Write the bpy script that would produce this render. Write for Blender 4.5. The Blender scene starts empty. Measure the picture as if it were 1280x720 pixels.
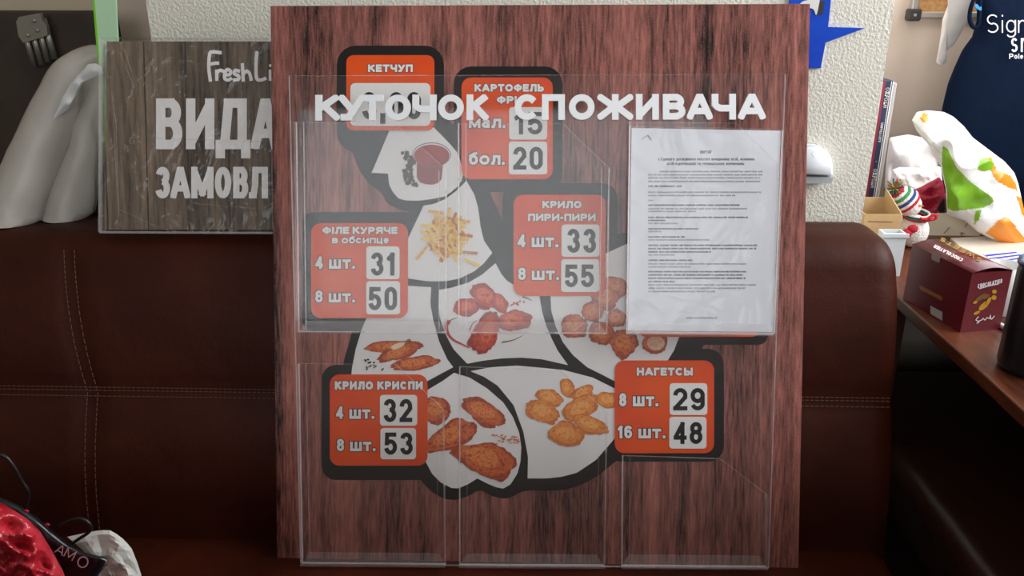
import bpy, bmesh, math, random
from mathutils import Vector, Matrix, noise

# ------------------------------------------------------------------ camera, light, exposure
S = bpy.context.scene
COL = S.collection
F = 1050.0
CAM = Vector((0, 0, 1.224))
PITCH, YAW = math.radians(20.7), math.radians(1.7)
fwd = Vector((-math.sin(YAW) * math.cos(PITCH), math.cos(YAW) * math.cos(PITCH), -math.sin(PITCH)))
right = Vector((math.cos(YAW), math.sin(YAW), 0))
up = right.cross(fwd)
cd = bpy.data.cameras.new('camera')
cam = bpy.data.objects.new('camera', cd)
COL.objects.link(cam)
cd.sensor_width = 36
cd.lens = F / 1280 * 36
cd.clip_start = 0.02
cam.matrix_world = Matrix((
    (right.x, up.x, -fwd.x, CAM.x), (right.y, up.y, -fwd.y, CAM.y),
    (right.z, up.z, -fwd.z, CAM.z), (0, 0, 0, 1)))
S.camera = cam

S.view_settings.view_transform = 'Standard'
S.view_settings.look = 'None'
S.view_settings.gamma = 1
S.view_settings.use_curve_mapping = False
S.view_settings.exposure = 0.5
S.cycles.use_denoising = True
S.cycles.transparent_max_bounces = 24
S.cycles.max_bounces = 8
S.cycles.sample_clamp_indirect = 6

W = bpy.data.worlds.new('daylight')
S.world = W
W.use_nodes = True
W.node_tree.nodes['Background'].inputs[0].default_value = (0.85, 0.93, 1.0, 1)
W.node_tree.nodes['Background'].inputs[1].default_value = 0.3


def area(name, loc, rot, sx, sy, power, col):
    l = bpy.data.lights.new(name, 'AREA')
    l.shape = 'RECTANGLE'
    l.size, l.size_y = sx, sy
    l.energy = power
    l.color = col
    o = bpy.data.objects.new(name, l)
    COL.objects.link(o)
    o.location = loc
    o.rotation_euler = rot
    return o


# daylight coming in through the two windows of the room
area('window_daylight', (1.42, 0.92, 1.75), (0, math.radians(90), 0), 1.1, 1.3, 31, (0.96, 0.97, 1.0))
area('window_daylight', (-0.2, -2.57, 1.8), (math.radians(90), 0, 0), 2.4, 1.25, 20, (0.95, 0.98, 1.0))


# ------------------------------------------------------------------ helpers
def R(px, py):
    return fwd + right * ((px - 640) / F) + up * ((360 - py) / F)


def at(px, py, Y=None, z=None):
    d = R(px, py)
    t = (Y - CAM.y) / d.y if Y is not None else (z - CAM.z) / d.z
    return CAM + d * t


class Plane:
    """a real flat thing: o = origin, a = across, b = up, n = out of its face"""
    def __init__(s, o, a, b):
        s.o, s.a = Vector(o), Vector(a).normalized()
        s.n = s.a.cross(Vector(b)).normalized()
        s.b = s.n.cross(s.a)

    def hit(s, px, py, h=0.0):
        d = R(px, py)
        t = (s.o + s.n * h - CAM).dot(s.n) / d.dot(s.n)
        return CAM + d * t

    def matrix(s):
        m = Matrix.Identity(4)
        for i, v in enumerate((s.a, s.b, s.n)):
            for j in range(3):
                m[j][i] = v[j]
        for j in range(3):
            m[j][3] = s.o[j]
        return m


MW = {}


def thing(name, label, cat, mw=None, loc=(0, 0, 0), group=None):
    o = bpy.data.objects.new(name, None)
    o.empty_display_size = 0.05
    COL.objects.link(o)
    m = mw.copy() if mw is not None else Matrix.Translation(Vector(loc))
    o.matrix_world = m
    MW[o] = m
    o['label'] = label
    o['category'] = cat
    if group:
        o['group'] = group
    return o


def tag(o, label, cat, group=None):
    o['label'] = label
    o['category'] = cat
    if group:
        o['group'] = group
    return o


def mesh(name, verts, faces, mats, parent=None, smooth=False, slots=None, label=None, fix=True):
    """verts in world space; one mesh object"""
    m = bpy.data.meshes.new(name)
    inv = None
    if parent is not None:
        inv = MW[parent].inverted()
    if parent is None:
        c = Vector((0, 0, 0))
        if verts:
            xs = [v[0] for v in verts]; ys = [v[1] for v in verts]; zs = [v[2] for v in verts]
            c = Vector(((min(xs) + max(xs)) / 2, (min(ys) + max(ys)) / 2, min(zs)))
        vs = [Vector(v) - c for v in verts]
    else:
        vs = [inv @ Vector(v) for v in verts]
    m.from_pydata([tuple(v) for v in vs], [], faces)
    if not isinstance(mats, (list, tuple)):
        mats = [mats]
    for x in mats:
        m.materials.append(x)
    if slots:
        m.polygons.foreach_set('material_index', slots)
    if fix:
        bm = bmesh.new()
        bm.from_mesh(m)
        bmesh.ops.recalc_face_normals(bm, faces=bm.faces)
        bm.to_mesh(m)
        bm.free()
    if smooth:
        m.polygons.foreach_set('use_smooth', [True] * len(m.polygons))
    m.update()
    o = bpy.data.objects.new(name, m)
    COL.objects.link(o)
    if parent is not None:
        o.parent = parent
        MW[o] = MW[parent]
    else:
        o.location = c
        MW[o] = Matrix.Translation(c)
    if label:
        o['label'] = label
    return o


def struct(o):
    o['kind'] = 'structure'
    return o


class MB:
    def __init__(s):
        s.v, s.f, s.m = [], [], []

    def add(s, vs, fs, slot=0):
        n = len(s.v)
        s.v += [Vector(v) for v in vs]
        s.f += [tuple(i + n for i in f) for f in fs]
        s.m += [slot] * len(fs)
        return s

    def box(s, c, h, ax=None, slot=0):
        """centre, half sizes, axes"""
        ax = ax or (Vector((1, 0, 0)), Vector((0, 1, 0)), Vector((0, 0, 1)))
        c = Vector(c)
        vs = [c + ax[0] * (h[0] * i) + ax[1] * (h[1] * j) + ax[2] * (h[2] * k)
              for i in (-1, 1) for j in (-1, 1) for k in (-1, 1)]
        return s.add(vs, [(0, 1, 3, 2), (4, 6, 7, 5), (0, 4, 5, 1), (2, 3, 7, 6), (0, 2, 6, 4), (1, 5, 7, 3)], slot)

    def bx(s, x0, x1, y0, y1, z0, z1, slot=0):
        return s.box(((x0 + x1) / 2, (y0 + y1) / 2, (z0 + z1) / 2), ((x1 - x0) / 2, (y1 - y0) / 2, (z1 - z0) / 2), None, slot)

    def rbox(s, x0, x1, y0, y1, z0, z1, r, slot=0, seg=3):
        bm = bmesh.new()
        bmesh.ops.create_cube(bm, size=1)
        for v in bm.verts:
            v.co = Vector((x0 + (v.co.x + .5) * (x1 - x0), y0 + (v.co.y + .5) * (y1 - y0), z0 + (v.co.z + .5) * (z1 - z0)))
        bmesh.ops.bevel(bm, geom=list(bm.edges), offset=r, segments=seg, affect='EDGES', profile=.5)
        bm.verts.index_update()
        s.add([v.co.copy() for v in bm.verts], [tuple(v.index for v in f.verts) for f in bm.faces], slot)
        bm.free()
        return s

    def prism(s, ring0, ring1, slot=0, caps=True):
        n = len(ring0)
        fs = [(i, (i + 1) % n, n + (i + 1) % n, n + i) for i in range(n)]
        if caps:
            fs += [tuple(range(n))[::-1], tuple(range(n, 2 * n))]
        return s.add(list(ring0) + list(ring1), fs, slot)

    def tube(s, pts, r, n=8, slot=0, closed=False):
        pts = [Vector(p) for p in pts]
        k = len(pts)
        rs = r if isinstance(r, (list, tuple)) else [r] * k
        rings = []
        prev = None
        for i, p in enumerate(pts):
            a = pts[i - 1] if i > 0 else (pts[-1] if closed else p)
            b = pts[(i + 1) % k] if (i < k - 1 or closed) else p
            d = (b - a).normalized()
            if prev is None:
                u = d.orthogonal().normalized()
            else:
                u = (prev - d * prev.dot(d)).normalized()
            prev = u
            w = d.cross(u)
            rings.append([p + (u * math.cos(2 * math.pi * j / n) + w * math.sin(2 * math.pi * j / n)) * rs[i] for j in range(n)])
        vs = [v for q in rings for v in q]
        fs = []
        for i in range(k if closed else k - 1):
            i2 = (i + 1) % k
            for j in range(n):
                fs.append((i * n + j, i * n + (j + 1) % n, i2 * n + (j + 1) % n, i2 * n + j))
        if not closed:
            fs += [tuple(range(n)), tuple(range((k - 1) * n, k * n))]
        return s.add(vs, fs, slot)

    def lathe(s, c, prof, n=24, ax=Vector((0, 0, 1)), slot=0):
        """prof: (radius, height) pairs"""
        ax = Vector(ax).normalized()
        u = ax.orthogonal().normalized()
        w = ax.cross(u)
        c = Vector(c)
        vs, fs = [], []
        for r, h in prof:
            r = max(r, 1e-5)
            vs += [c + ax * h + (u * math.cos(2 * math.pi * j / n) + w * math.sin(2 * math.pi * j / n)) * r for j in range(n)]
        for i in range(len(prof) - 1):
            for j in range(n):
                fs.append((i * n + j, i * n + (j + 1) % n, (i + 1) * n + (j + 1) % n, (i + 1) * n + j))
        fs += [tuple(range(n)), tuple(range((len(prof) - 1) * n, len(prof) * n))]
        return s.add(vs, fs, slot)

    def ball(s, c, r, n=16, slot=0, sq=(1, 1, 1)):
        vs, fs = [], []
        m = n // 2
        for i in range(m + 1):
            th = math.pi * i / m
            for j in range(n):
                ph = 2 * math.pi * j / n
                vs.append(Vector(c) + Vector((sq[0] * math.sin(th) * math.cos(ph), sq[1] * math.sin(th) * math.sin(ph), sq[2] * math.cos(th))) * r)
        for i in range(m):
            for j in range(n):
                fs.append((i * n + j, i * n + (j + 1) % n, (i + 1) * n + (j + 1) % n, (i + 1) * n + j))
        return s.add(vs, fs, slot)

    def build(s, name, mats, parent=None, smooth=False, label=None):
        return mesh(name, s.v, s.f, mats, parent, smooth, s.m, label)


def lin(c):
    return tuple(((x / 255) / 12.92 if x / 255 <= .04045 else ((x / 255 + .055) / 1.055) ** 2.4) for x in c) + (1,)


def mat(name, col, rough=.5, metal=0, spec=.5, col2=None, nscale=8, stretch=(1, 1, 1), detail=4,
        lo=.35, hi=.65, bump=None, trans=0, coat=0, sheen=0, sss=0):
    m = bpy.data.materials.new(name)
    m.use_nodes = True
    nt = m.node_tree
    b = nt.nodes['Principled BSDF']
    b.inputs['Base Color'].default_value = lin(col)
    b.inputs['Roughness'].default_value = rough
    b.inputs['Metallic'].default_value = metal
    b.inputs['Specular IOR Level'].default_value = spec
    b.inputs['Transmission Weight'].default_value = trans
    b.inputs['Coat Weight'].default_value = coat
    b.inputs['Sheen Weight'].default_value = sheen
    if sss:
        b.inputs['Subsurface Weight'].default_value = sss
        b.inputs['Subsurface Radius'].default_value = (.01, .01, .01)
    tc = nt.nodes.new('ShaderNodeTexCoord')
    if col2:
        mp = nt.nodes.new('ShaderNodeMapping')
        mp.inputs['Scale'].default_value = stretch
        nt.links.new(tc.outputs['Object'], mp.inputs['Vector'])
        ns = nt.nodes.new('ShaderNodeTexNoise')
        ns.inputs['Scale'].default_value = nscale
        ns.inputs['Detail'].default_value = detail
        nt.links.new(mp.outputs[0], ns.inputs['Vector'])
        cr = nt.nodes.new('ShaderNodeValToRGB')
        cr.color_ramp.elements[0].position = lo
        cr.color_ramp.elements[1].position = hi
        cols = [col] + (list(col2) if isinstance(col2[0], (tuple, list)) else [col2])
        cr.color_ramp.elements[0].color = lin(cols[0])
        cr.color_ramp.elements[1].color = lin(cols[-1])
        for i, c in enumerate(cols[1:-1]):
            e = cr.color_ramp.elements.new(lo + (hi - lo) * (i + 1) / (len(cols) - 1))
            e.color = lin(c)
        nt.links.new(ns.outputs[0], cr.inputs[0])
        nt.links.new(cr.outputs[0], b.inputs['Base Color'])
    if bump:
        for k, (sc, st, dist) in enumerate(bump if isinstance(bump, list) else [bump]):
            n2 = nt.nodes.new('ShaderNodeTexNoise')
            n2.inputs['Scale'].default_value = sc
            n2.inputs['Detail'].default_value = 3
            nt.links.new(tc.outputs['Object'], n2.inputs['Vector'])
            bp = nt.nodes.new('ShaderNodeBump')
            bp.inputs['Strength'].default_value = st
            bp.inputs['Distance'].default_value = dist
            nt.links.new(n2.outputs[0], bp.inputs['Height'])
            if b.inputs['Normal'].is_linked:
                nt.links.new(b.inputs['Normal'].links[0].from_socket, bp.inputs['Normal'])
            nt.links.new(bp.outputs[0], b.inputs['Normal'])
    return m


def clear(name, tint=(.99, .99, .99), haze=.03, gloss=1.0, rough=.04, bump=None, hazecol=(.9, .86, .86), ior=1.49):
    """thin clear plastic: fresnel reflection over a transparent sheet with white haze for dust and edge highlights"""
    m = bpy.data.materials.new(name)
    m.use_nodes = True
    nt = m.node_tree
    nt.nodes.clear()
    out = nt.nodes.new('ShaderNodeOutputMaterial')
    tr = nt.nodes.new('ShaderNodeBsdfTransparent')
    tr.inputs[0].default_value = tint + (1,)
    df = nt.nodes.new('ShaderNodeBsdfDiffuse')
    df.inputs[0].default_value = hazecol + (1,)
    gl = nt.nodes.new('ShaderNodeBsdfGlossy')
    gl.inputs['Roughness'].default_value = rough
    fr = nt.nodes.new('ShaderNodeFresnel')
    ge = nt.nodes.new('ShaderNodeNewGeometry')
    mi = nt.nodes.new('ShaderNodeMix')
    mi.inputs[2].default_value = ior
    mi.inputs[3].default_value = 1 / ior
    nt.links.new(ge.outputs['Backfacing'], mi.inputs[0])
    nt.links.new(mi.outputs[0], fr.inputs[0])
    mul = nt.nodes.new('ShaderNodeMath')
    mul.operation = 'MULTIPLY'
    mul.inputs[1].default_value = gloss
    m1 = nt.nodes.new('ShaderNodeMixShader')
    m1.inputs[0].default_value = haze
    nt.links.new(tr.outputs[0], m1.inputs[1])
    nt.links.new(df.outputs[0], m1.inputs[2])
    m2 = nt.nodes.new('ShaderNodeMixShader')
    nt.links.new(fr.outputs[0], mul.inputs[0])
    nt.links.new(mul.outputs[0], m2.inputs[0])
    nt.links.new(m1.outputs[0], m2.inputs[1])
    nt.links.new(gl.outputs[0], m2.inputs[2])
    nt.links.new(m2.outputs[0], out.inputs[0])
    if bump:
        tc = nt.nodes.new('ShaderNodeTexCoord')
        ns = nt.nodes.new('ShaderNodeTexNoise')
        ns.inputs['Scale'].default_value = bump[0]
        ns.inputs['Detail'].default_value = 3
        ns.inputs['Distortion'].default_value = 1.5
        nt.links.new(tc.outputs['Object'], ns.inputs['Vector'])
        bp = nt.nodes.new('ShaderNodeBump')
        bp.inputs['Strength'].default_value = bump[1]
        bp.inputs['Distance'].default_value = bump[2]
        nt.links.new(ns.outputs[0], bp.inputs['Height'])
        for g in (gl, fr):
            nt.links.new(bp.outputs[0], g.inputs['Normal'])
    return m


def wood(name, cols, across=70, along=3.0, fine=260, rough=.45, spec=.4, planks=None, coarse=9):
    """printed or real wood: streaks running along local Y"""
    m = bpy.data.materials.new(name)
    m.use_nodes = True
    nt = m.node_tree
    b = nt.nodes['Principled BSDF']
    b.inputs['Roughness'].default_value = rough
    b.inputs['Specular IOR Level'].default_value = spec
    tc = nt.nodes.new('ShaderNodeTexCoord')

    def nz(sx, sy, det, dist=0.0):
        mp = nt.nodes.new('ShaderNodeMapping')
        mp.inputs['Scale'].default_value = (sx, sy, sx)
        nt.links.new(tc.outputs['Object'], mp.inputs['Vector'])
        n = nt.nodes.new('ShaderNodeTexNoise')
        n.inputs['Scale'].default_value = 1
        n.inputs['Detail'].default_value = det
        n.inputs['Roughness'].default_value = .6
        n.inputs['Distortion'].default_value = dist
        nt.links.new(mp.outputs[0], n.inputs['Vector'])
        return n.outputs[0]

    def op(kind, a, bb):
        k = nt.nodes.new('ShaderNodeMath')
        k.operation = kind
        for i, v in enumerate((a, bb)):
            if isinstance(v, (int, float)):
                k.inputs[i].default_value = v
            else:
                nt.links.new(v, k.inputs[i])
        return k.outputs[0]
    v = op('ADD', op('MULTIPLY', nz(across, along, 5, .3), .45), op('MULTIPLY', nz(fine, fine / 11, 5), .40))
    v = op('ADD', v, op('MULTIPLY', op('SUBTRACT', nz(520, 420, 2), .5), .12))
    v = op('ADD', v, op('MULTIPLY', nz(coarse, .9, 2, .2), .31))
    if planks:
        sx = nt.nodes.new('ShaderNodeSeparateXYZ')
        nt.links.new(tc.outputs['Object'], sx.inputs[0])
        fr = op('FRACT', op('DIVIDE', sx.outputs[0], planks), 0)
        edge = op('LESS_THAN', fr, .035)
        v = op('SUBTRACT', v, op('MULTIPLY', edge, .16))
    cr = nt.nodes.new('ShaderNodeValToRGB')
    n = len(cols)
    for i, c in enumerate(cols):
        pos = .46 + .29 * i / (n - 1)
        if i == 0:
            e = cr.color_ramp.elements[0]
        elif i == n - 1:
            e = cr.color_ramp.elements[1]
        else:
            e = cr.color_ramp.elements.new(pos)
        e.position = pos
        e.color = lin(c)
    nt.links.new(v, cr.inputs[0])
    nt.links.new(cr.outputs[0], b.inputs['Base Color'])
    return m


# ------------------------------------------------------------------ lettering: own stroke alphabet
def A_(cx, cy, rx, ry, a0, a1):
    return ('A', cx, cy, rx, ry, a0, a1)


def L_(*p):
    return ('L',) + p


BOWL_LO = [L_((0, .0), (.55, 0)), A_(.55, .27, .45, .27, -90, 90), L_((0, .54), (.55, .54))]
G = {
    'К': (.82, [L_((0, 0), (0, 1)), L_((0, .42), (.9, 1)), L_((.3, .6), (.98, 0))]),
    'У': (.82, [L_((0, 1), (.52, .36)), L_((1, 1), (.42, .12), (.32, 0)), L_((.34, 0), (.1, 0))]),
    'Т': (.78, [L_((0, 1), (1, 1)), L_((.5, 0), (.5, 1))]),
    'О': (.92, [A_(.5, .5, .5, .5, 0, 360)]),
    'Ч': (.80, [L_((1, 0), (1, 1)), L_((0, 1), (0, .7)), A_(.4, .7, .4, .28, 180, 270), L_((.4, .42), (1, .42))]),
    'С': (.86, [A_(.5, .5, .5, .5, 42, 318)]),
    'П': (.82, [L_((0, 0), (0, 1)), L_((0, 1), (1, 1)), L_((1, 1), (1, 0))]),
    'Ж': (1.2, [L_((.5, 0), (.5, 1)), L_((0, 1), (.42, .55)), L_((1, 1), (.58, .55)), L_((.4, .5), (.6, .5)), L_((0, 0), (.44, .52)), L_((1, 0), (.56, .52))]),
    'И': (.86, [L_((0, 1), (0, 0)), L_((1, 0), (1, 1)), L_((0, .04), (1, .96))]),
    'В': (.82, [L_((0, 0), (0, 1)), L_((0, 1), (.55, 1)), A_(.55, .77, .37, .23, -90, 90), L_((0, .54), (.55, .54))] + BOWL_LO[:2]),
    'А': (.92, [L_((0, 0), (.45, 1)), L_((1, 0), (.55, 1)), L_((.22, .27), (.78, .27))]),
    'Е': (.72, [L_((0, 0), (0, 1)), L_((0, 1), (1, 1)), L_((0, 0), (1, 0)), L_((0, .51), (.88, .51))]),
    'Р': (.78, [L_((0, 0), (0, 1)), L_((0, 1), (.55, 1)), A_(.55, .72, .45, .28, -90, 90), L_((0, .44), (.55, .44))]),
    'Ф': (1.0, [L_((.5, 0), (.5, 1)), A_(.5, .52, .5, .34, 0, 360)]),
    'Л': (.84, [L_((1, 0), (1, 1)), L_((1, 1), (.28, 1)), L_((.28, 1), (.24, .4)), L_((.24, .4), (.12, 0)), L_((.12, 0), (0, 0))]),
    'Ь': (.78, [L_((0, 0), (0, 1))] + BOWL_LO),
    'Ы': (1.0, [L_((0, 0), (0, 1)), L_((0, .0), (.38, 0)), A_(.38, .27, .28, .27, -90, 90), L_((0, .54), (.38, .54)), L_((1, 0), (1, 1))]),
    'Б': (.78, [L_((0, 1), (.9, 1)), L_((0, 0), (0, 1))] + BOWL_LO),
    'Н': (.82, [L_((0, 0), (0, 1)), L_((1, 0), (1, 1)), L_((0, .5), (1, .5))]),
    'Г': (.66, [L_((0, 0), (0, 1)), L_((0, 1), (1, 1))]),
    'Ш': (1.1, [L_((0, 1), (0, 0)), L_((.5, 1), (.5, 0)), L_((1, 1), (1, 0)), L_((0, 0), (1, 0))]),
    'М': (1.0, [L_((0, 0), (0, 1)), L_((1, 0), (1, 1)), L_((0, 1), (.5, .1)), L_((1, 1), (.5, .1))]),
    'Я': (.84, [L_((1, 0), (1, 1)), L_((1, 1), (.45, 1)), A_(.45, .72, .45, .28, 90, 270), L_((.45, .44), (1, .44)), L_((.5, .44), (0, 0))]),
    'Д': (.96, [L_((.86, .02), (.86, 1)), L_((.86, 1), (.32, 1)), L_((.32, 1), (.18, .05)), L_((0, 0), (1, 0)), ('D', (0, 0), (0, -.22)), ('D', (1, 0), (1, -.22))]),
    'З': (.74, [A_(.5, .76, .44, .24, 160, -85), A_(.5, .27, .5, .27, 85, -160)]),
    'І': (.28, [L_((.5, 0), (.5, 1))]),
    'Є': (.8, [A_(.5, .5, .5, .5, 45, 315), L_((.1, .5), (.7, .5))]),
    'Ю': (1.15, [L_((0, 0), (0, 1)), L_((0, .5), (.3, .5)), A_(.65, .5, .35, .5, 0, 360)]),
    'Х': (.84, [L_((0, 0), (1, 1)), L_((0, 1), (1, 0))]),
    'Ц': (.86, [L_((0, 1), (0, 0)), L_((.88, 1), (.88, 0)), L_((0, 0), (1, 0)), ('D', (1, 0), (1, -.2))]),
    'а': (.72, [A_(.5, .74, .42, .26, 155, 0), L_((.94, .74), (.94, 0)), A_(.46, .28, .46, .28, 0, 360)]),
    'б': (.72, [A_(.5, .36, .5, .36, 0, 360), L_((0, .4), (.08, .75)), L_((.08, .75), (.5, .92)), L_((.5, .92), (.9, 1))]),
    'е': (.72, [A_(.5, .5, .5, .5, 0, 315), L_((.05, .5), (.95, .5))]),
    '0': (.6, [A_(.5, .72, .5, .28, 0, 180), L_((0, .72), (0, .28)), A_(.5, .28, .5, .28, 180, 360), L_((1, .28), (1, .72))]),
    '1': (.42, [L_((.75, 0), (.75, 1)), L_((.75, .98), (0, .8))]),
    '2': (.6, [A_(.5, .72, .5, .28, 178, -25), L_((.95, .58), (.05, .04)), L_((0, 0), (1, 0))]),
    '3': (.6, [A_(.48, .76, .46, .24, 170, -85), A_(.5, .27, .5, .27, 85, -172)]),
    '4': (.62, [L_((.76, 0), (.76, 1)), L_((.74, .98), (.02, .3)), L_((0, .24), (1, .24))]),
    '5': (.6, [L_((.92, 1), (.08, 1)), L_((.08, 1), (.04, .52)), A_(.48, .31, .52, .31, 150, -165)]),
    '6': (.6, [A_(.5, .74, .5, .26, 20, 180), L_((0, .74), (0, .3)), A_(.5, .3, .5, .3, 0, 360)]),
    '8': (.6, [A_(.5, .77, .45, .23, 0, 360), A_(.5, .28, .5, .28, 0, 360)]),
    '9': (.6, [A_(.5, .26, .5, .26, 200, 360), L_((1, .26), (1, .7)), A_(.5, .7, .5, .3, 0, 360)]),
    ',': (.22, [('D', (.5, 0), (.5, .04)), ('D', (.5, 0), (.15, -.22))]),
    '.': (.24, [('D', (.5, 0), (.5, .02))]),
    '-': (.36, [L_((0, .42), (1, .42))]),
    '•': (.4, [('D', (.5, .45), (.5, .55))]),
    'D': (.8, [L_((0, 0), (0, 1)), L_((0, 1), (.45, 1)), A_(.45, .5, .55, .5, -90, 90), L_((0, 0), (.45, 0))]),
    'F': (.66, [L_((0, 0), (0, 1)), L_((0, 1), (1, 1)), L_((0, .5), (.8, .5))]),
    'R': (.8, [L_((0, 0), (0, 1)), L_((0, 1), (.55, 1)), A_(.55, .74, .4, .26, -90, 90), L_((0, .48), (.55, .48)), L_((.5, .48), (1, 0))]),
    'U': (.8, [L_((0, 1), (0, .35)), A_(.5, .35, .5, .35, 180, 360), L_((1, .35), (1, 1))]),
    'N': (.84, [L_((0, 0), (0, 1)), L_((1, 0), (1, 1)), L_((0, 1), (1, 0))]),
    'V': (.84, [L_((0, 1), (.5, 0)), L_((1, 1), (.5, 0))]),
    'S': (.74, [A_(.5, .74, .45, .26, 35, 270), A_(.5, .26, .48, .26, 90, -145)]),
    'W': (1.2, [L_((0, 1), (.25, 0)), L_((.25, 0), (.5, .9)), L_((.5, .9), (.75, 0)), L_((.75, 0), (1, 1))]),
    'Y': (.84, [L_((0, 1), (.5, .45)), L_((1, 1), (.5, .45)), L_((.5, 0), (.5, .45))]),
    'L': (.66, [L_((0, 1), (0, 0)), L_((0, 0), (1, 0))]),
    'i': (.2, [L_((.5, 0), (.5, .66)), ('D', (.5, .95), (.5, .97))]),
    'g': (.6, [A_(.5, .35, .5, .33, 0, 360), L_((1, .68), (1, -.05)), A_(.5, -.05, .5, .22, 0, -150)]),
    'n': (.55, [L_((0, 0), (0, .66)), A_(.5, .38, .5, .3, 0, 170), L_((1, 0), (1, .4))]),
    's': (.5, [A_(.5, .5, .42, .17, 30, 270), A_(.5, .17, .46, .17, 90, -150)]),
    'r': (.4, [L_((0, 0), (0, .66)), A_(.6, .34, .6, .33, 40, 170)]),
    'o': (.6, [A_(.5, .34, .5, .34, 0, 360)]),
    'l': (.2, [L_((.5, 0), (.5, 1))]),
    'e': (.56, [A_(.5, .34, .5, .34, 0, 310), L_((.05, .34), (.95, .34))]),
    'h': (.55, [L_((0, 0), (0, 1)), A_(.5, .38, .5, .3, 0, 170), L_((1, 0), (1, .4))]),
}
for a, b in zip('OXCTEPAHIM', 'ОХСТЕРАНІМ'):
    G[a] = G[b]
LOWER = {c: (u, .76) for c, u in zip('мловшптцисрднгжіхзюучєфкья', 'МЛОВШПТЦИСРДНГЖІХЗЮУЧЄФКЬЯ')}
LOWER['а'] = ('а', .76)
LOWER['е'] = ('е', .76)


def clip(poly, x0, y0, x1, y1):
    for k, (ax, lim, sg) in enumerate(((0, x0, 1), (0, x1, -1), (1, y0, 1), (1, y1, -1))):
        out = []
        for i in range(len(poly)):
            p, q = poly[i - 1], poly[i]
            dp, dq = sg * (p[ax] - lim), sg * (q[ax] - lim)
            if (dp >= 0) != (dq >= 0):
                t = dp / (dp - dq)
                out.append((p[0] + (q[0] - p[0]) * t, p[1] + (q[1] - p[1]) * t))
            if dq >= 0:
                out.append(q)
        poly = out
        if len(poly) < 3:
            return []
    return poly


def seg_poly(p, q, hw, e):
    dx, dy = q[0] - p[0], q[1] - p[1]
    l = math.hypot(dx, dy) or 1e-9
    dx, dy = dx / l, dy / l
    nx, ny = -dy * hw, dx * hw
    p = (p[0] - dx * e, p[1] - dy * e)
    q = (q[0] + dx * e, q[1] + dy * e)
    return [(p[0] + nx, p[1] + ny), (p[0] - nx, p[1] - ny), (q[0] - nx, q[1] - ny), (q[0] + nx, q[1] + ny)]


def glyph(ch, k, t, dl=0.0):
    """polygons of one glyph in cap-height units, with its width"""
    sc = 1.0
    if ch in LOWER:
        ch, sc = LOWER[ch]
    w0, strokes = G[ch]
    w = max(w0 * k * (1 if sc == 1 else .88), t * 1.02)
    out = []
    X = lambda x: t / 2 + x * (w - t)
    Y = lambda y: t / 2 + y * (sc - t)
    for s in strokes:
        if s[0] == 'A':
            _, cx, cy, rx, ry, a0, a1 = s
            n = max(6, int(abs(a1 - a0) / 15))
            pts = [(X(cx + rx * math.cos(math.radians(a0 + (a1 - a0) * i / n))),
                    Y(cy + ry * math.sin(math.radians(a0 + (a1 - a0) * i / n)))) for i in range(n + 1)]
            for p, q in zip(pts, pts[1:]):
                out.append(seg_poly(p, q, t / 2 + dl, t * .10 + dl * .5))
            continue
        pts = [(X(x), Y(y)) for x, y in s[1:]]
        for p, q in zip(pts, pts[1:]):
            pl = seg_poly(p, q, t / 2 + dl, t / 2 + dl)
            if s[0] == 'L' and min(y for x, y in s[1:]) >= 0:
                pl = clip(pl, -dl, -dl, w + dl, sc + dl)
            if pl:
                out.append(pl)
    return out, w


def lettering(text, length, t=.2, gap=.12, space=.32, dl=0.0):
    """glyph polygons in cap-height units, fitted to `length` cap heights"""
    ws = 0
    gaps = 0
    for c in text:
        if c == ' ':
            gaps += space
        else:
            ws += (G[LOWER[c][0]][0] * .88) if c in LOWER else G[c][0]
            gaps += gap
    gaps -= gap
    k = max(.25, (length - gaps) / ws)
    x = 0
    res = []
    for c in text:
        if c == ' ':
            x += space
            continue
        p, w = glyph(c, k, t, dl)
        res.append((c, [[(a + x, b) for a, b in q] for q in p]))
        x += w + gap
    return res


def text_px(text, rect, **kw):
    """rect x0,y0,x1,y1 of the capitals in photo pixels -> glyph polygons in photo pixels"""
    x0, y0, x1, y1 = rect
    H = y1 - y0
    return [(c, [[(x0 + a * H, y1 - b * H) for a, b in q] for q in ps]) for c, ps in lettering(text, (x1 - x0) / H, **kw)]


def rr(x0, y0, x1, y1, r, n=5):
    p = []
    for cx, cy, a in ((x1 - r, y0 + r, -90), (x1 - r, y1 - r, 0), (x0 + r, y1 - r, 90), (x0 + r, y0 + r, 180)):
        for i in range(n + 1):
            t = math.radians(a + 90 * i / n)
            p.append((cx + r * math.cos(t), cy + r * math.sin(t)))
    return p


def smooth_poly(pts, n=4, closed=True):
    out = []
    k = len(pts)
    for i in range(k if closed else k - 1):
        p0, p1, p2, p3 = pts[i - 1 if (closed or i) else 0], pts[i], pts[(i + 1) % k], pts[(i + 2) % k if closed else min(i + 2, k - 1)]
        for j in range(n):
            t = j / n
            out.append(tuple(.5 * (2 * p1[d] + (p2[d] - p0[d]) * t + (2 * p0[d] - 5 * p1[d] + 4 * p2[d] - p3[d]) * t * t
                                   + (3 * p1[d] - p0[d] - 3 * p2[d] + p3[d]) * t ** 3) for d in range(len(p1))))
    if not closed:
        out.append(tuple(pts[-1]))
    return out


def prints(pl, polys, h):
    mb = MB()
    for i, q in enumerate(polys):
        mb.add([pl.hit(x, y, h + i * 6e-6) for x, y in q], [tuple(range(len(q)))])
    return mb


def slab(pl, poly, h0, h1):
    r0 = [pl.hit(x, y, h0) for x, y in poly]
    d = pl.n * (h1 - h0)
    return MB().prism(r0, [p + d for p in r0])


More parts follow.
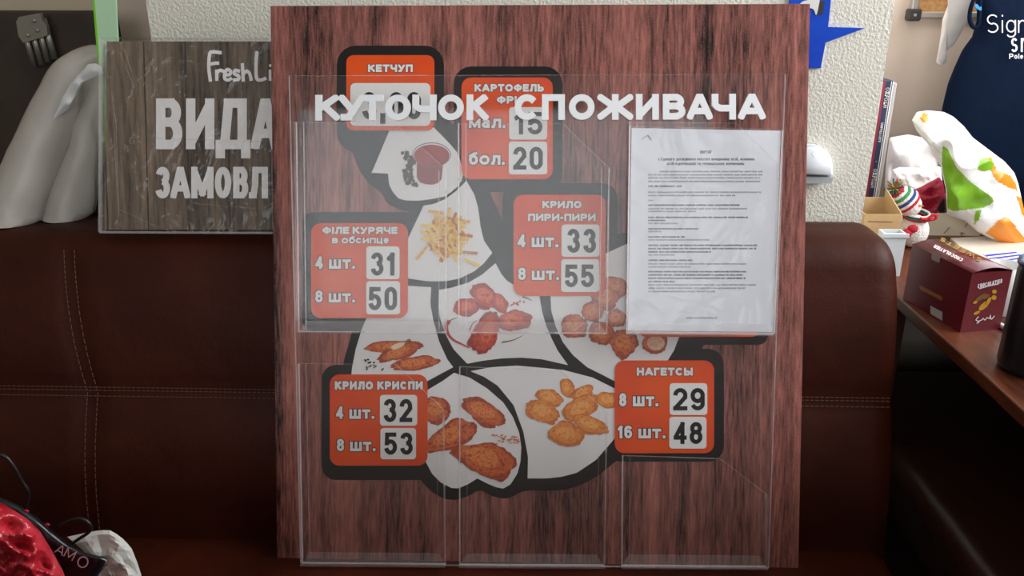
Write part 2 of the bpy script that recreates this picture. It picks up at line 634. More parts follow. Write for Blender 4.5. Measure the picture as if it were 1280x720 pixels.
def pillow(name, outline, Y, D, mats, parent=None, Db=None, rings=16, n=96, amp=.006, freq=18, seed=0, pick=None,
           power=2.0, smooth=True, label=None, ridged=False, lean=0.0, centre=None, zmin=None, ymax=None):
    """a soft closed body: outline in photo pixels at depth Y (leaning back by `lean` per metre of height),
    bulging D towards and Db away from the viewer"""
    Db = D if Db is None else Db
    k = len(outline)
    lens = [math.dist(outline[i], outline[(i + 1) % k]) for i in range(k)]
    tot = sum(lens)
    pts = []
    for i in range(n):
        s = tot * i / n
        j = 0
        while s > lens[j]:
            s -= lens[j]
            j += 1
        a, b = outline[j], outline[(j + 1) % k]
        u = s / lens[j]
        pts.append((a[0] + (b[0] - a[0]) * u, a[1] + (b[1] - a[1]) * u))
    c = centre or (sum(p[0] for p in pts) / n, sum(p[1] for p in pts) / n)
    vs, fs, sl = [], [], []
    z_lo = at(c[0], max(p[1] for p in pts), Y).z

    def base(px, py):
        p = at(px, py, Y)
        if lean:
            p = at(px, py, Y + lean * (p.z - z_lo))
        return p

    def vert(px, py, r, side):
        p = base(px, py)
        nv = noise.noise(Vector((p.x * freq + seed, p.z * freq, seed * 1.7 + side)))
        if ridged:
            nv = (1 - 2 * abs(nv)) * 1.2 - .5 + .5 * noise.noise(Vector((p.x * freq * 2.7 + seed, p.z * freq * 2.7, seed)))
        off = (D if side > 0 else Db) * max(0, 1 - r ** power) ** .5 + amp * nv * min(1, (1 - r) * 4)
        d = (p - CAM).normalized()
        p = p - d * off * side
        if zmin is not None:
            p.z = max(p.z, zmin)
        if ymax is not None:
            p.y = min(p.y, ymax)
        return p
    for side in (1, -1):
        b0 = len(vs)
        vs.append(vert(c[0], c[1], 0, side))
        for i in range(1, rings + 1):
            r = i / rings
            for p in pts:
                vs.append(vert(c[0] + (p[0] - c[0]) * r, c[1] + (p[1] - c[1]) * r, r, side))
        for j in range(n):
            fs.append((b0, b0 + 1 + j, b0 + 1 + (j + 1) % n))
            cx = c[0] + (pts[j][0] - c[0]) * .5 / rings
            cy = c[1] + (pts[j][1] - c[1]) * .5 / rings
            sl.append(pick(cx, cy) if pick else 0)
        for i in range(rings - 1):
            for j in range(n):
                o1 = b0 + 1 + i * n
                o2 = o1 + n
                fs.append((o1 + j, o2 + j, o2 + (j + 1) % n, o1 + (j + 1) % n))
                r = (i + 1.5) / rings
                cx = c[0] + (pts[j][0] - c[0]) * r
                cy = c[1] + (pts[j][1] - c[1]) * r
                sl.append(pick(cx, cy) if pick else 0)
    # stitch the two halves at the rim
    f0 = 1 + (rings - 1) * n
    b0 = 1 + rings * n + f0
    for j in range(n):
        fs.append((f0 + j, b0 + j, b0 + (j + 1) % n, f0 + (j + 1) % n))
        sl.append(0)
    return mesh(name, vs, fs, mats, parent, smooth, sl, label)


def inside(p, poly):
    r = False
    for i in range(len(poly)):
        a, b = poly[i - 1], poly[i]
        if (a[1] > p[1]) != (b[1] > p[1]) and p[0] < (b[0] - a[0]) * (p[1] - a[1]) / (b[1] - a[1]) + a[0]:
            r = not r
    return r


# ------------------------------------------------------------------ materials
m_stipple = mat('stippled_wallpaper', (224, 221, 208), .8, bump=[(230, .6, .004), (520, .25, .0015)])
m_beige = mat('smooth_beige_paint', (222, 204, 188), .8, bump=(60, .1, .002))
m_beige_dim = mat('smooth_sand_paint', (205, 190, 165), .8)
m_white = mat('white_ceiling_paint', (235, 235, 230), .8)
m_room = mat('pale_room_paint', (168, 158, 146), .85)
m_floor = mat('dark_floor_tiles', (90, 76, 64), .4, col2=(70, 58, 48), nscale=5)
m_frame = mat('white_window_frame', (235, 235, 235), .4)
m_glass = clear('window_glass', haze=0, gloss=.5)
m_leather = mat('brown_leather', (48, 16, 7), .46, spec=.13, col2=(66, 25, 13), nscale=9, lo=.3, hi=.75,
                bump=[(650, .35, .0012), (40, .25, .004)])
m_leather_dark = mat('dark_leather', (62, 32, 24), .34, spec=.7, bump=[(500, .3, .0012), (12, .3, .01)])
m_thread = mat('tan_thread', (92, 56, 34), .7)
m_redwood = wood('red_wood_print', [(14, 4, 6), (44, 9, 14), (76, 20, 28), (106, 42, 47), (188, 118, 106)], 52, 1.3, 300, .42, .25)
m_plank = wood('grey_brown_plank_print', [(44, 34, 26), (84, 68, 54), (116, 96, 78), (142, 122, 102)], 40, 2.0, 200, .45, .4, planks=.0585)
m_white_edge = mat('pale_board_edge', (196, 180, 172), .5)
m_black_print = mat('black_print', (26, 21, 20), .4, spec=.2)
m_white_print = mat('white_print', (226, 224, 224), .4)
m_card = mat('white_price_card', (228, 228, 226), .35)
m_digit = mat('black_digits', (26, 19, 19), .4, spec=.2)
m_orange = mat('orange_print', (226, 82, 12), .4, spec=.25, col2=(216, 68, 20), nscale=14)
m_letter_outline = mat('dark_letter_outline', (70, 30, 24), .4)
m_letter = mat('white_plastic_letters', (240, 243, 246), .3)
m_acrylic = clear('clear_acrylic', haze=.010, gloss=.55, rough=.05)
m_acrylic_pocket = clear('clear_acrylic_pocket', haze=.003, gloss=.16, rough=.06, bump=(5, .2, .02))
m_acrylic_edge = clear('acrylic_edge_highlight', haze=.22, gloss=1.2, rough=.1)  # white haze paints the highlight along the edges
m_acrylic_side = clear('acrylic_side_wall', haze=.06, gloss=.7, rough=.1)
m_film = clear('wrinkled_film', haze=.012, gloss=.55, rough=.10, bump=(16, .5, .02), ior=1.5)
m_sleeve = clear('document_sleeve', haze=.03, gloss=.45, rough=.12, bump=(12, .25, .015))
m_sleeve_edge = clear('sleeve_weld', haze=.5, gloss=2, rough=.1)
m_paper = mat('white_paper', (232, 235, 242), .7)
m_ink = mat('grey_ink', (96, 98, 106), .8)
m_ink_light = mat('light_grey_ink', (160, 163, 170), .8)

# ------------------------------------------------------------------ the room
YW = 1.26                      # stippled wall behind the sofa
YN = 1.86                      # wall at the back of the desk recess
x_l = at(185, 20, YW).x
x_r = at(1096, 150, YW).x
YL = 1.47
XR, XL, YB, HC = 1.47, -2.4, -2.6, 2.75
struct(MB().bx(x_l, x_r, YW, YW + .6, 0, HC).build('wall_back', m_stipple))
struct(MB().bx(x_r, XR + .1, YN, YN + .1, 0, HC).build('wall_recess', m_beige))
struct(MB().bx(XL - .1, x_l, YL, YL + .1, 0, HC).build('wall_alcove', m_beige_dim))
struct(MB().bx(XL - .1, XL, YB, YL, 0, HC).build('wall_left', m_room))
# right wall with its window opening, and the wall behind the viewer with another
wr = MB()
wy0, wy1, wz0, wz1 = .25, 1.58, 1.18, 2.32
wr.bx(XR, XR + .12, YB, wy0, 0, HC).bx(XR, XR + .12, wy1, YN, 0, HC)
wr.bx(XR, XR + .12, wy0, wy1, 0, wz0).bx(XR, XR + .12, wy0, wy1, wz1, HC)
struct(wr.build('wall_right', m_room))
wf = MB()
bx0, bx1, bz0, bz1 = -1.55, 1.15, 1.05, 2.45
wf.bx(XL, bx0, YB - .12, YB, 0, HC).bx(bx1, XR, YB - .12, YB, 0, HC)
wf.bx(bx0, bx1, YB - .12, YB, 0, bz0).bx(bx0, bx1, YB - .12, YB, bz1, HC)
struct(wf.build('wall_front', m_room))


def window(name, lo, hi):
    f = MB()
    (xa, ya, za), (xb, yb, zb) = lo, hi
    w = .05
    if xb - xa < yb - ya:      # window in the right wall
        f.bx(xa, xb, ya, yb, za, za + w).bx(xa, xb, ya, yb, zb - w, zb)
        for y in (ya, (ya + yb) / 2 - w / 2, yb - w):
            f.bx(xa, xb, y, y + w, za + w, zb - w)
        o = f.build(name, m_frame)
        MB().bx((xa + xb) / 2 - .003, (xa + xb) / 2 + .003, ya + w, yb - w, za + w, zb - w).build('pane', m_glass, o)
    else:
        f.bx(xa, xb, ya, yb, za, za + w).bx(xa, xb, ya, yb, zb - w, zb)
        for x in (xa, (xa + xb) / 2 - w / 2, xb - w):
            f.bx(x, x + w, ya, yb, za + w, zb - w)
        o = f.build(name, m_frame)
        MB().bx(xa + w, xb - w, (ya + yb) / 2 - .003, (ya + yb) / 2 + .003, za + w, zb - w).build('pane', m_glass, o)
    struct(o)


window('window_1', (XR + .04, wy0, wz0), (XR + .09, wy1, wz1))
window('window_2', (bx0, YB - .09, bz0), (bx1, YB - .04, bz1))
struct(MB().bx(XL - .2, XR + .2, YB - .2, YN + .2, -.1, 0).build('floor', m_floor))
struct(MB().bx(XL - .2, XR + .2, YB - .2, YN + .2, HC, HC + .1).build('ceiling', m_white))
xs = at(149, 30, YL).x
struct(MB().rbox(xs, x_l - .001, YL - .03, YL - .001, 0, HC - .01, .006).build('trim_1', m_beige))

# ------------------------------------------------------------------ the sofa
ZT, ZS = .872, .45             # top of the backrest, seat
SX0, SX1 = -1.35, at(1117, 400, 1.12).x
sofa = thing('sofa', 'long brown leather sofa with stitched backrest behind the dark red menu board', 'sofa', loc=(0, .8, 0))
SEAM = .657


def seam_x(z):
    a = at(91, 300, 1.14).x
    b = at(113, 490, 1.056).x
    c = at(117.5, 640, 1.01).x
    if z > SEAM:
        u = (z - SEAM) / (ZT - SEAM)
        return b + (a - b) * u ** .8
    return b + (c - b) * min(1, (SEAM - z) / (SEAM - ZS))


def front_y(z):
    return 1.0 + .30 * (z - ZS) - .012 * math.sin(min(1, max(0, (z - ZS) / .21)) * math.pi) - .010 * math.sin(min(1, max(0, (z - SEAM) / .20)) * math.pi)


YBK = 1.237
prof = []
for i in range(34):
    z = .38 + (ZT - .045 - .38) * i / 33
    prof.append((front_y(z), z))
y0, z0 = prof[-1]
for i in range(1, 9):
    a = math.radians(90 * i / 8)
    prof.append((y0 + .012 + .045 * (1 - math.cos(a)) - .012 * (1 - i / 8), z0 + .045 * math.sin(a)))
for i in range(1, 6):
    prof.append((prof[41][0] + (YBK - .012 - prof[41][0]) * i / 5, ZT))
prof += [(YBK - .003, ZT - .004), (YBK, ZT - .014), (YBK, .60), (YBK, .38)]
xs_ = []
x = SX0
while x < SX1 - .05:
    xs_.append(x)
    x += .014 if x > -.8 else .05
for i in range(11):
    xs_.append(SX1 - .04 + .04 * math.sin(math.radians(9 * i)))
vs, fs = [], []
cy = 1.16
for x in xs_:
    e = max(0, x - (SX1 - .04))
    dl = .04 - math.sqrt(max(0, .0016 - e * e)) if e > 0 else 0
    for k, (y, z) in enumerate(prof):
        yy, zz = y, z
        if k < 42:
            g = .005 * math.exp(-((z - SEAM) / .007) ** 2)
            if z < ZT - .01:
                g += .006 * math.exp(-((x - seam_x(z)) / .012) ** 2)
            yy += g + .002 * noise.noise(Vector((x * 9, z * 9, 2)))
            yy += dl * .8
        if z > .8:
            zz -= dl * .8 * max(0, (z - .8) / (ZT - .8))
        if k >= 47:
            yy -= dl * .3
        vs.append(Vector((x, yy, zz)))
np_ = len(prof)
for i in range(len(xs_) - 1):
    for k in range(np_ - 1):
        fs.append((i * np_ + k, (i + 1) * np_ + k, (i + 1) * np_ + k + 1, i * np_ + k + 1))
fs.append(tuple(range(np_)))
fs.append(tuple(range((len(xs_) - 1) * np_, len(xs_) * np_)))
mesh('backrest', vs, fs, m_leather, sofa, True)
st = MB()


def dash(p, q, off):
    d = (q - p)
    l = d.length
    n = int(l / .007)
    for i in range(n):
        a = p + d * ((i + .15) / n)
        b = p + d * ((i + .85) / n)
        st.tube([a + off, b + off], .0007, 5)


for s in (-.006, 0.0015, .006):
    dash(Vector((SX0, front_y(SEAM + s) - .0004, SEAM + s)), Vector((SX1 - .012, front_y(SEAM + s) - .0004, SEAM + s)), Vector((0, 0, 0)))
for s in (-.0075, .0075):
    zz = [.46 + (ZT - .02 - .46) * i / 20 for i in range(21)]
    for a, b in zip(zz, zz[1:]):
        ya = front_y(a) if a < ZT - .045 else y0 + (a - z0) * .5
        yb = front_y(b) if b < ZT - .045 else y0 + (b - z0) * .5
        dash(Vector((seam_x(a) + s, ya + .001, a)), Vector((seam_x(b) + s, yb + .001, b)), Vector((0, 0, 0)))
st.build('seam_stitching', m_thread, sofa, label='tan double stitching along the backrest seams')
MB().rbox(SX0, SX1 - .005, .36, 1.03, .28, ZS, .03).build('seat_cushion', m_leather, sofa, True)
MB().rbox(SX0 + .01, SX1 - .02, .40, YBK - .01, .03, .375, .01).build('base', m_leather_dark, sofa)
for x in (SX0 + .1, SX1 - .12):
    for y in (.46, 1.16):
        MB().lathe((x, y, 0), [(.018, 0), (.024, .035)], 12).build('foot', m_black_print, sofa)

# unseen tabletop on legs, added to shade the lower menu board
shade_table = thing('shade_table', 'unseen wooden tabletop on legs, added to shade the lower menu board', 'shade_table', loc=(-.1, -.2, 0))
m_shade_table = mat('shade_table_wood', (84, 52, 36), .5)
MB().rbox(-.85, .50, -.75, .53, .715, .745, .006).build('shade_table_top', m_shade_table, shade_table)
for x in (-.78, .43):
    for y in (-.68, .26):
        MB().rbox(x - .025, x + .025, y - .025, y + .025, 0, .715, .004).build('leg', m_shade_table, shade_table)

# low leather bench under the desk, to the right of the sofa
bxl = at(1112, 535, z=.45).x
bench = thing('leather_bench', 'low dark leather bench under the desk, right of the sofa', 'bench', loc=(bxl + .3, .9, 0))
MB().rbox(bxl - .035, bxl + .55, .2, 1.60, .33, .455, .034, seg=5).build('seat', m_leather_dark, bench, True)
MB().rbox(bxl - .02, bxl + .53, .23, 1.58, .06, .332, .008).build('base', m_leather_dark, bench)
for x in (bxl + .06, bxl + .45):
    for y in (.3, 1.5):
        MB().lathe((x, y, 0), [(.02, 0), (.02, .062)], 12).build('foot', m_black_print, bench)

# ------------------------------------------------------------------ menu board
o_ = at(670, 703.5, z=ZS)
LEAN = math.radians(17.5)
PB = Plane(o_, (1, 0, 0), (0, math.sin(LEAN), math.cos(LEAN)))
board = thing('menu_board', 'large dark red wood-print menu board with orange price labels leaning on the sofa', 'sign board', PB.matrix())
quad = [(340.5, 9.5), (1010, 7), (995.5, 707), (348.5, 698)]
slab(PB, quad, -.008, 0).build('panel', m_redwood, board)
# pale sawn edges of the sheet
for a, b in ((0, 1), (1, 2)):
    p, q = PB.hit(*quad[a], -.0042), PB.hit(*quad[b], -.0042)
    d = (q - p).normalized()
    w = d.cross(PB.n).normalized()
    MB().box((p + q) / 2 - w * .0002, ((q - p).length / 2, .0009, .0041), (d, w, PB.n)).build('edge_strip', m_white_edge, board, label='pale cut edge of the board')

H1, H2, H3, H4, H5, H6 = .0002, .0006, .0010, .0013, .0016, .0019
black = [
    rr(421, 57, 555, 190, 24), rr(567, 83, 703, 240, 22), rr(378, 265, 522, 414, 14), rr(628, 229, 772, 386, 20),
    rr(402, 456, 547, 600, 18), rr(756, 436, 905, 577, 20), rr(786, 296, 960, 431, 12),
    smooth_poly([(440, 160), (446, 205), (462, 230), (476, 240), (484, 254), (500, 262), (512, 268), (504, 300), (500, 352),
                 (470, 372), (446, 400), (436, 430), (430, 470), (470, 500), (520, 560), (522, 592), (532, 607), (548, 620),
                 (567, 625), (585, 620), (600, 613), (615, 620), (634, 623), (652, 615), (668, 613), (700, 613), (726, 606),
                 (748, 594), (768, 578), (790, 560), (850, 480), (880, 430), (880, 340), (850, 300), (790, 290), (740, 300),
                 (690, 300), (640, 290), (622, 262), (606, 225), (592, 190), (560, 150), (500, 130)], 3),
]
bk = MB()
for i, q in enumerate(black):
    h = H1 + i * .00003
    bk.add([PB.hit(x, y, h) for x, y in q], [tuple(range(len(q)))])
bk.build('printed_silhouette', m_black_print, board, label='black bird-shaped backing print')

zones = {
    'ketchup': [(488, 160), (464.5, 216), (485, 217), (486.5, 231), (491, 240), (498, 248), (507, 250.5), (523, 251), (542, 248.5), (556, 245.5), (564, 240), (571, 234), (577, 226), (579, 218), (577, 207), (575, 200), (572, 191), (563, 180.5), (552, 169), (540, 157)],
    'fries': [(529.5, 257), (510, 298), (509, 348), (535, 351.6), (557, 351.6), (575, 348), (593, 339), (605, 329), (615.5, 316), (605, 301), (600.6, 283), (598, 261), (593, 243), (583, 226), (571, 238), (557, 248.7), (542, 255)],
    'fillet': [(505, 357), (539, 359), (538, 380), (542, 402), (549, 427), (559, 449), (566.5, 459), (533, 477), (525, 482), (438, 482), (440, 460), (444.5, 437), (452, 412), (457, 400), (470, 378), (490, 358)],
    'wings': [(619.5, 329), (603, 343), (585, 353.5), (563, 360), (549, 362.5), (548, 384), (551, 402), (558, 420), (567, 436.6), (584, 454.6), (603, 451), (627, 448), (652, 447), (677, 449), (710, 456.4), (697, 438), (690, 424), (683, 407.7), (678, 391), (674.5, 371), (674, 360), (645, 358), (634, 351), (627, 343)],
    'balls': [(688, 365), (689, 388), (694.4, 407.6), (703.5, 427.5), (716, 443.7), (734, 459), (752, 468), (775, 480), (800, 470), (835, 450), (842.5, 438), (849, 421), (853, 400), (850, 345), (820, 312), (800, 305), (783, 305), (757, 317), (745, 340)],
    'nuggets': [(588, 464), (614, 459), (646, 457), (680, 460), (704.5, 462.5), (741, 472), (775, 489), (775, 540), (765, 552), (745, 575), (721, 591), (702, 596), (684, 598), (659.5, 598), (660, 571), (654, 539), (642, 506.5), (622, 482), (605, 471)],
    'drumsticks': [(567.5, 466), (553.5, 476), (530, 490), (528, 570), (533, 579), (540, 592), (551, 603), (564.4, 610), (573, 610.4), (584.4, 605.6), (596.7, 598), (609, 604.4), (620, 609), (629, 610.7), (638, 605.6), (646.7, 592), (650.7, 576.7), (651.6, 559), (649, 541), (641, 521), (629, 503), (609, 485.6), (587, 472)],
}
rnd = random.Random(5)
FOOD = {
    'crust': [mat('fried_crust_edge', (142, 50, 20), .5, col2=(176, 70, 26), nscale=190),
              mat('fried_crust', (176, 66, 24), .5, col2=[(214, 104, 40), (150, 52, 20)], nscale=170),
              mat('fried_crust_light', (206, 96, 38), .5, col2=[(228, 136, 66), (184, 74, 28)], nscale=210)],
    'red': [mat('red_glaze_edge', (140, 30, 20), .5, col2=(170, 44, 24), nscale=190),
            mat('red_glaze', (176, 44, 24), .5, col2=[(204, 70, 34), (140, 30, 20)], nscale=150),
            mat('red_glaze_light', (204, 66, 36), .5, col2=[(224, 106, 62), (176, 44, 26)], nscale=210)],
    'gold': [mat('golden_crumb_edge', (190, 98, 34), .5, col2=(208, 116, 42), nscale=190),
             mat('golden_crumb', (214, 122, 40), .5, col2=[(228, 144, 60), (200, 104, 36)], nscale=170),
             mat('golden_crumb_light', (230, 146, 66), .5, col2=[(238, 166, 92), (214, 120, 44)], nscale=200)],
}
m_fry = mat('fried_potato', (222, 160, 58), .5, col2=[(238, 192, 96), (196, 118, 44)], nscale=120)
m_fry2 = mat('pale_fried_potato', (240, 204, 110), .5)
m_fry3 = mat('browned_fried_potato', (196, 112, 52), .5)
m_meat = mat('white_meat', (236, 214, 186), .5)
m_chili = mat('red_chili', (186, 26, 40), .4)
m_herb = mat('green_herb', (96, 100, 48), .6)
m_dkherb = mat('dark_herb', (66, 58, 46), .6)
m_ketchup = mat('ketchup_red', (150, 40, 44), .4, col2=(164, 48, 50), nscale=30)
m_ketchup2 = mat('bowl_red', (132, 30, 36), .4)
m_rim = mat('bowl_rim', (96, 84, 82), .4)
m_soft = mat('soft_grey_print', (196, 186, 190), .4)


def blob(mb, cx, cy, rx, ry, ang, h, wob=.10, seed=0, pear=0.0, n=72):
    """one printed morsel: three tonal rings of the printed photo"""
    a = math.radians(ang)
    for k, (s, dx, dy) in enumerate(((1, 0, 0), (.84, -.03, -.05), (.52, -.08, -.12))):
        q = []
        for i in range(n):
            t = 2 * math.pi * i / n
            w = 1 + wob * noise.noise(Vector((math.cos(t) * 1.4 + seed * 3.1, math.sin(t) * 1.4, seed + k * 1.3))) \
                + wob * .5 * noise.noise(Vector((math.cos(t) * 5 + seed, math.sin(t) * 5, seed * 2 + k)))
            x_, y_ = rx * s * w * math.cos(t) + dx * rx, ry * s * w * math.sin(t) * (1 + pear * math.cos(t)) + dy * ry
            q.append((cx + x_ * math.cos(a) - y_ * math.sin(a), cy + x_ * math.sin(a) + y_ * math.cos(a)))
        mb.add([PB.hit(x_, y_, h + k * .00006) for x_, y_ in q], [tuple(range(n))], k)


def picture(name, kind, items, label, part='printed_food'):
    z = zones[name]
    zp = prints(PB, [z], H2).build('picture_field', m_white_print, board, label='white field with ' + label)
    for i, it in enumerate(items):
        cx, cy, rx, ry, ang = it[:5]
        mb = MB()
        blob(mb, cx, cy, rx, ry, ang, H3 + i * .00009, .22, i + 1, it[5] if len(it) > 5 else 0)
        mb.build(part, FOOD[kind], zp)
    return zp


zk = picture('ketchup', None, [], 'a bowl of ketchup and parsley')
mb = MB()
ell = lambda cx, cy, rx, ry, n=36: [(cx + rx * math.cos(2 * math.pi * i / n), cy + ry * math.sin(2 * math.pi * i / n)) for i in range(n)]
bowl = [(521, 203), (521, 222), (525, 228), (533, 230.5), (541, 230.8), (548, 228.5), (552, 224), (554, 203)]
for q, h, s in ((bowl, H3, 1), (ell(539.5, 193.5, 24, 15.5), H3 + .0001, 2), (ell(539.5, 193.5, 23, 14.4), H3 + .00016, 3), (ell(539.5, 194.3, 22.2, 13.6), H3 + .0002, 0)):
    mb.add([PB.hit(x_, y_, h) for x_, y_ in q], [tuple(range(len(q)))], s)
mb.build('printed_food', [m_ketchup, m_ketchup2, m_rim, m_white_print], zk, label='ketchup bowl')
mb = MB()
for i in range(80):
    u = rnd.random()
    cx = 507 + 6 * math.sin(u * 5) + (u > .55) * (u - .55) * 34 + rnd.uniform(-5, 5)
    cy = 191 + u * 41 + rnd.uniform(-2, 2)
    r = rnd.uniform(2.2, 4.0)
    k = rnd.uniform(0, 6)
    q = [(cx + r * (1 if j % 2 else .5) * math.cos(k + j * math.pi / 5), cy + r * (1 if j % 2 else .5) * math.sin(k + j * math.pi / 5)) for j in range(10)]
    mb.add([PB.hit(x_, y_, H3 + i * .000003) for x_, y_ in q], [tuple(range(10))])
mb.build('printed_herb', m_dkherb, zk, label='parsley sprig')

zf = picture('fries', None, [], 'a heap of french fries')
mb = MB()
for i in range(128):
    if i < 120:
        a = rnd.uniform(0, 2 * math.pi)
        r = math.sqrt(rnd.random())
        cx, cy = 558 + 24 * r * math.cos(a), 294 + 27 * r * math.sin(a)
        ang = rnd.choice((rnd.uniform(-35, 35), rnd.uniform(60, 120), rnd.uniform(30, 60)))
        ln = rnd.uniform(7, 12)
    else:
        cx, cy, ang, ln = [(528, 315, 130, 12), (590, 328, 25, 11), (588, 316, 5, 9), (534, 282, 5, 9), (578, 276, 8, 10), (545, 265, 8, 10), (582, 294, 10, 9), (540, 303, 70, 12)][i - 120]
    ca, sa = math.cos(math.radians(ang)), math.sin(math.radians(ang))
    q = [(cx + x_ * ca - y_ * sa, cy + x_ * sa + y_ * ca) for x_, y_ in ((-ln, -1.7), (ln, -1.9), (ln, 1.9), (-ln, 1.7))]
    mb.add([PB.hit(x_, y_, H3 + i * .000006) for x_, y_ in q], [(0, 1, 2, 3)], rnd.choice((0, 0, 1, 1, 2)))
mb.build('printed_food', [m_fry, m_fry2, m_fry3], zf, label='yellow french fries')['kind'] = 'stuff'

z3 = picture('fillet', 'crust', [(492, 433.5, 37, 7.4, -2), (500, 440, 29, 9, -20), (519.5, 454, 31, 8.6, -8)], 'three breaded chicken strips', 'printed_chicken_strip')
prints(PB, [smooth_poly([(489, 433), (497, 429), (506, 428), (503, 433), (494, 437), (490, 436)], 3)], H4 + .00004).build('printed_meat', m_meat, z3, label='white cut end of a chicken strip')
mb = MB()
for i in range(24):
    cx, cy = (455 + rnd.uniform(0, 13), 449 + rnd.uniform(0, 5)) if i < 8 else ((456 + rnd.uniform(0, 25), 456 + rnd.uniform(0, 8)) if i < 19 else (507 + rnd.uniform(0, 10), 424 + rnd.uniform(0, 6)))
    q = ell(cx, cy, rnd.uniform(1, 1.8), rnd.uniform(.8, 1.4), 8)
    mb.add([PB.hit(x_, y_, H4 + i * .000003) for x_, y_ in q], [tuple(range(8))], 0 if i < 8 else 1)
mb.build('printed_spice', [m_black_print, m_herb], z3, label='peppercorns and thyme')['kind'] = 'stuff'

z4 = picture('wings', 'red', [(583, 384, 17, 11, -8), (606, 371, 20, 14, 38), (625, 379, 14, 9, 55), (643, 401, 23, 13.5, -6), (607, 415, 28, 16, 112, .3)], 'four glazed chicken wings', 'printed_wing')
mb = MB()
for pts, r0, s in (([(562, 401), (558, 407), (560, 417), (567, 425), (577, 430), (587, 435)], 2.6, 0), ([(587, 413), (591, 404), (597, 400)], .9, 0),
                   ([(638, 382), (645, 379), (651, 377)], .9, 0), ([(562, 401), (568, 398), (572, 397)], .8, 1), ([(627, 428), (642, 425), (654, 419)], .9, 1), ([(653, 371), (660, 373), (665, 376)], 1.2, 1)):
    pts = smooth_poly(pts, 4, False)
    n = len(pts)
    lft, rgt = [], []
    for i, p in enumerate(pts):
        a, b = pts[max(0, i - 1)], pts[min(n - 1, i + 1)]
        dx, dy = b[0] - a[0], b[1] - a[1]
        l = math.hypot(dx, dy)
        w = r0 * (1 - .75 * i / (n - 1))
        lft.append((p[0] - dy / l * w, p[1] + dx / l * w))
        rgt.append((p[0] + dy / l * w, p[1] - dx / l * w))
    for i in range(n - 1):
        q = [lft[i], lft[i + 1], rgt[i + 1], rgt[i]]
        mb.add([PB.hit(x_, y_, H4) for x_, y_ in q], [(0, 1, 2, 3)], s)
    mb.build('printed_herb' if s else 'printed_chili', [m_chili, m_herb], z4, label='green herb stalk' if s else 'red chili')
    mb = MB()
for i in range(6):
    q = ell(640 + rnd.uniform(0, 17), 375 + rnd.uniform(0, 8), 1.3, 1.3, 8)
    mb.add([PB.hit(x_, y_, H4 + .00002) for x_, y_ in q], [tuple(range(8))], 0)
mb.build('printed_spice', m_chili, z4, label='red berries')['kind'] = 'stuff'

z5 = picture('balls', 'crust', [(768, 360, 17, 14, 0), (757, 372, 18, 16, 0), (741, 389, 14, 13, -20), (770, 398, 13, 12, 0), (718, 408, 16.5, 15.5, 0), (752, 417, 16, 15, 20), (780, 429, 18, 17.5, 0), (819, 428, 16, 14, 0)], 'round breaded chicken balls', 'printed_chicken_ball')
prints(PB, [ell(820, 429, 11, 9)], H4 + .0006).build('printed_meat', mat('pale_ball_meat', (226, 190, 160), .5, col2=(206, 150, 112), nscale=160), z5, label='pale cut face of a chicken ball')
z6 = picture('nuggets', 'gold', [(709, 485, 9, 12, -20), (729, 491, 15, 8.5, -28), (760, 500, 16, 10, 10), (687, 497, 18, 10.5, 20), (678, 515, 22, 13.5, 18), (727, 510, 24, 14.5, -28), (738, 531, 24, 10.5, 22), (709, 543, 23, 14.5, 8)], 'chicken nuggets', 'printed_nugget')
z7 = picture('drumsticks', 'crust', [(545, 513, 18, 17, 0), (605, 516, 30, 14.5, 30), (562, 546, 36, 16, -28, .35), (604, 574, 42, 21, 16, .42)], 'fried chicken drumsticks', 'printed_drumstick')
mb = MB()
for i in range(40):
    q = ell(612 + rnd.random() ** .7 * 38, 545 + rnd.uniform(-2, 3) + i % 9, rnd.uniform(.6, 2), rnd.uniform(.5, 1.3), 7)
    mb.add([PB.hit(x_, y_, H4 + i * .000003) for x_, y_ in q], [tuple(range(7))])
mb.build('printed_spice', mat('red_spice', (212, 112, 70), .6), z7, label='scattered red spice')['kind'] = 'stuff'

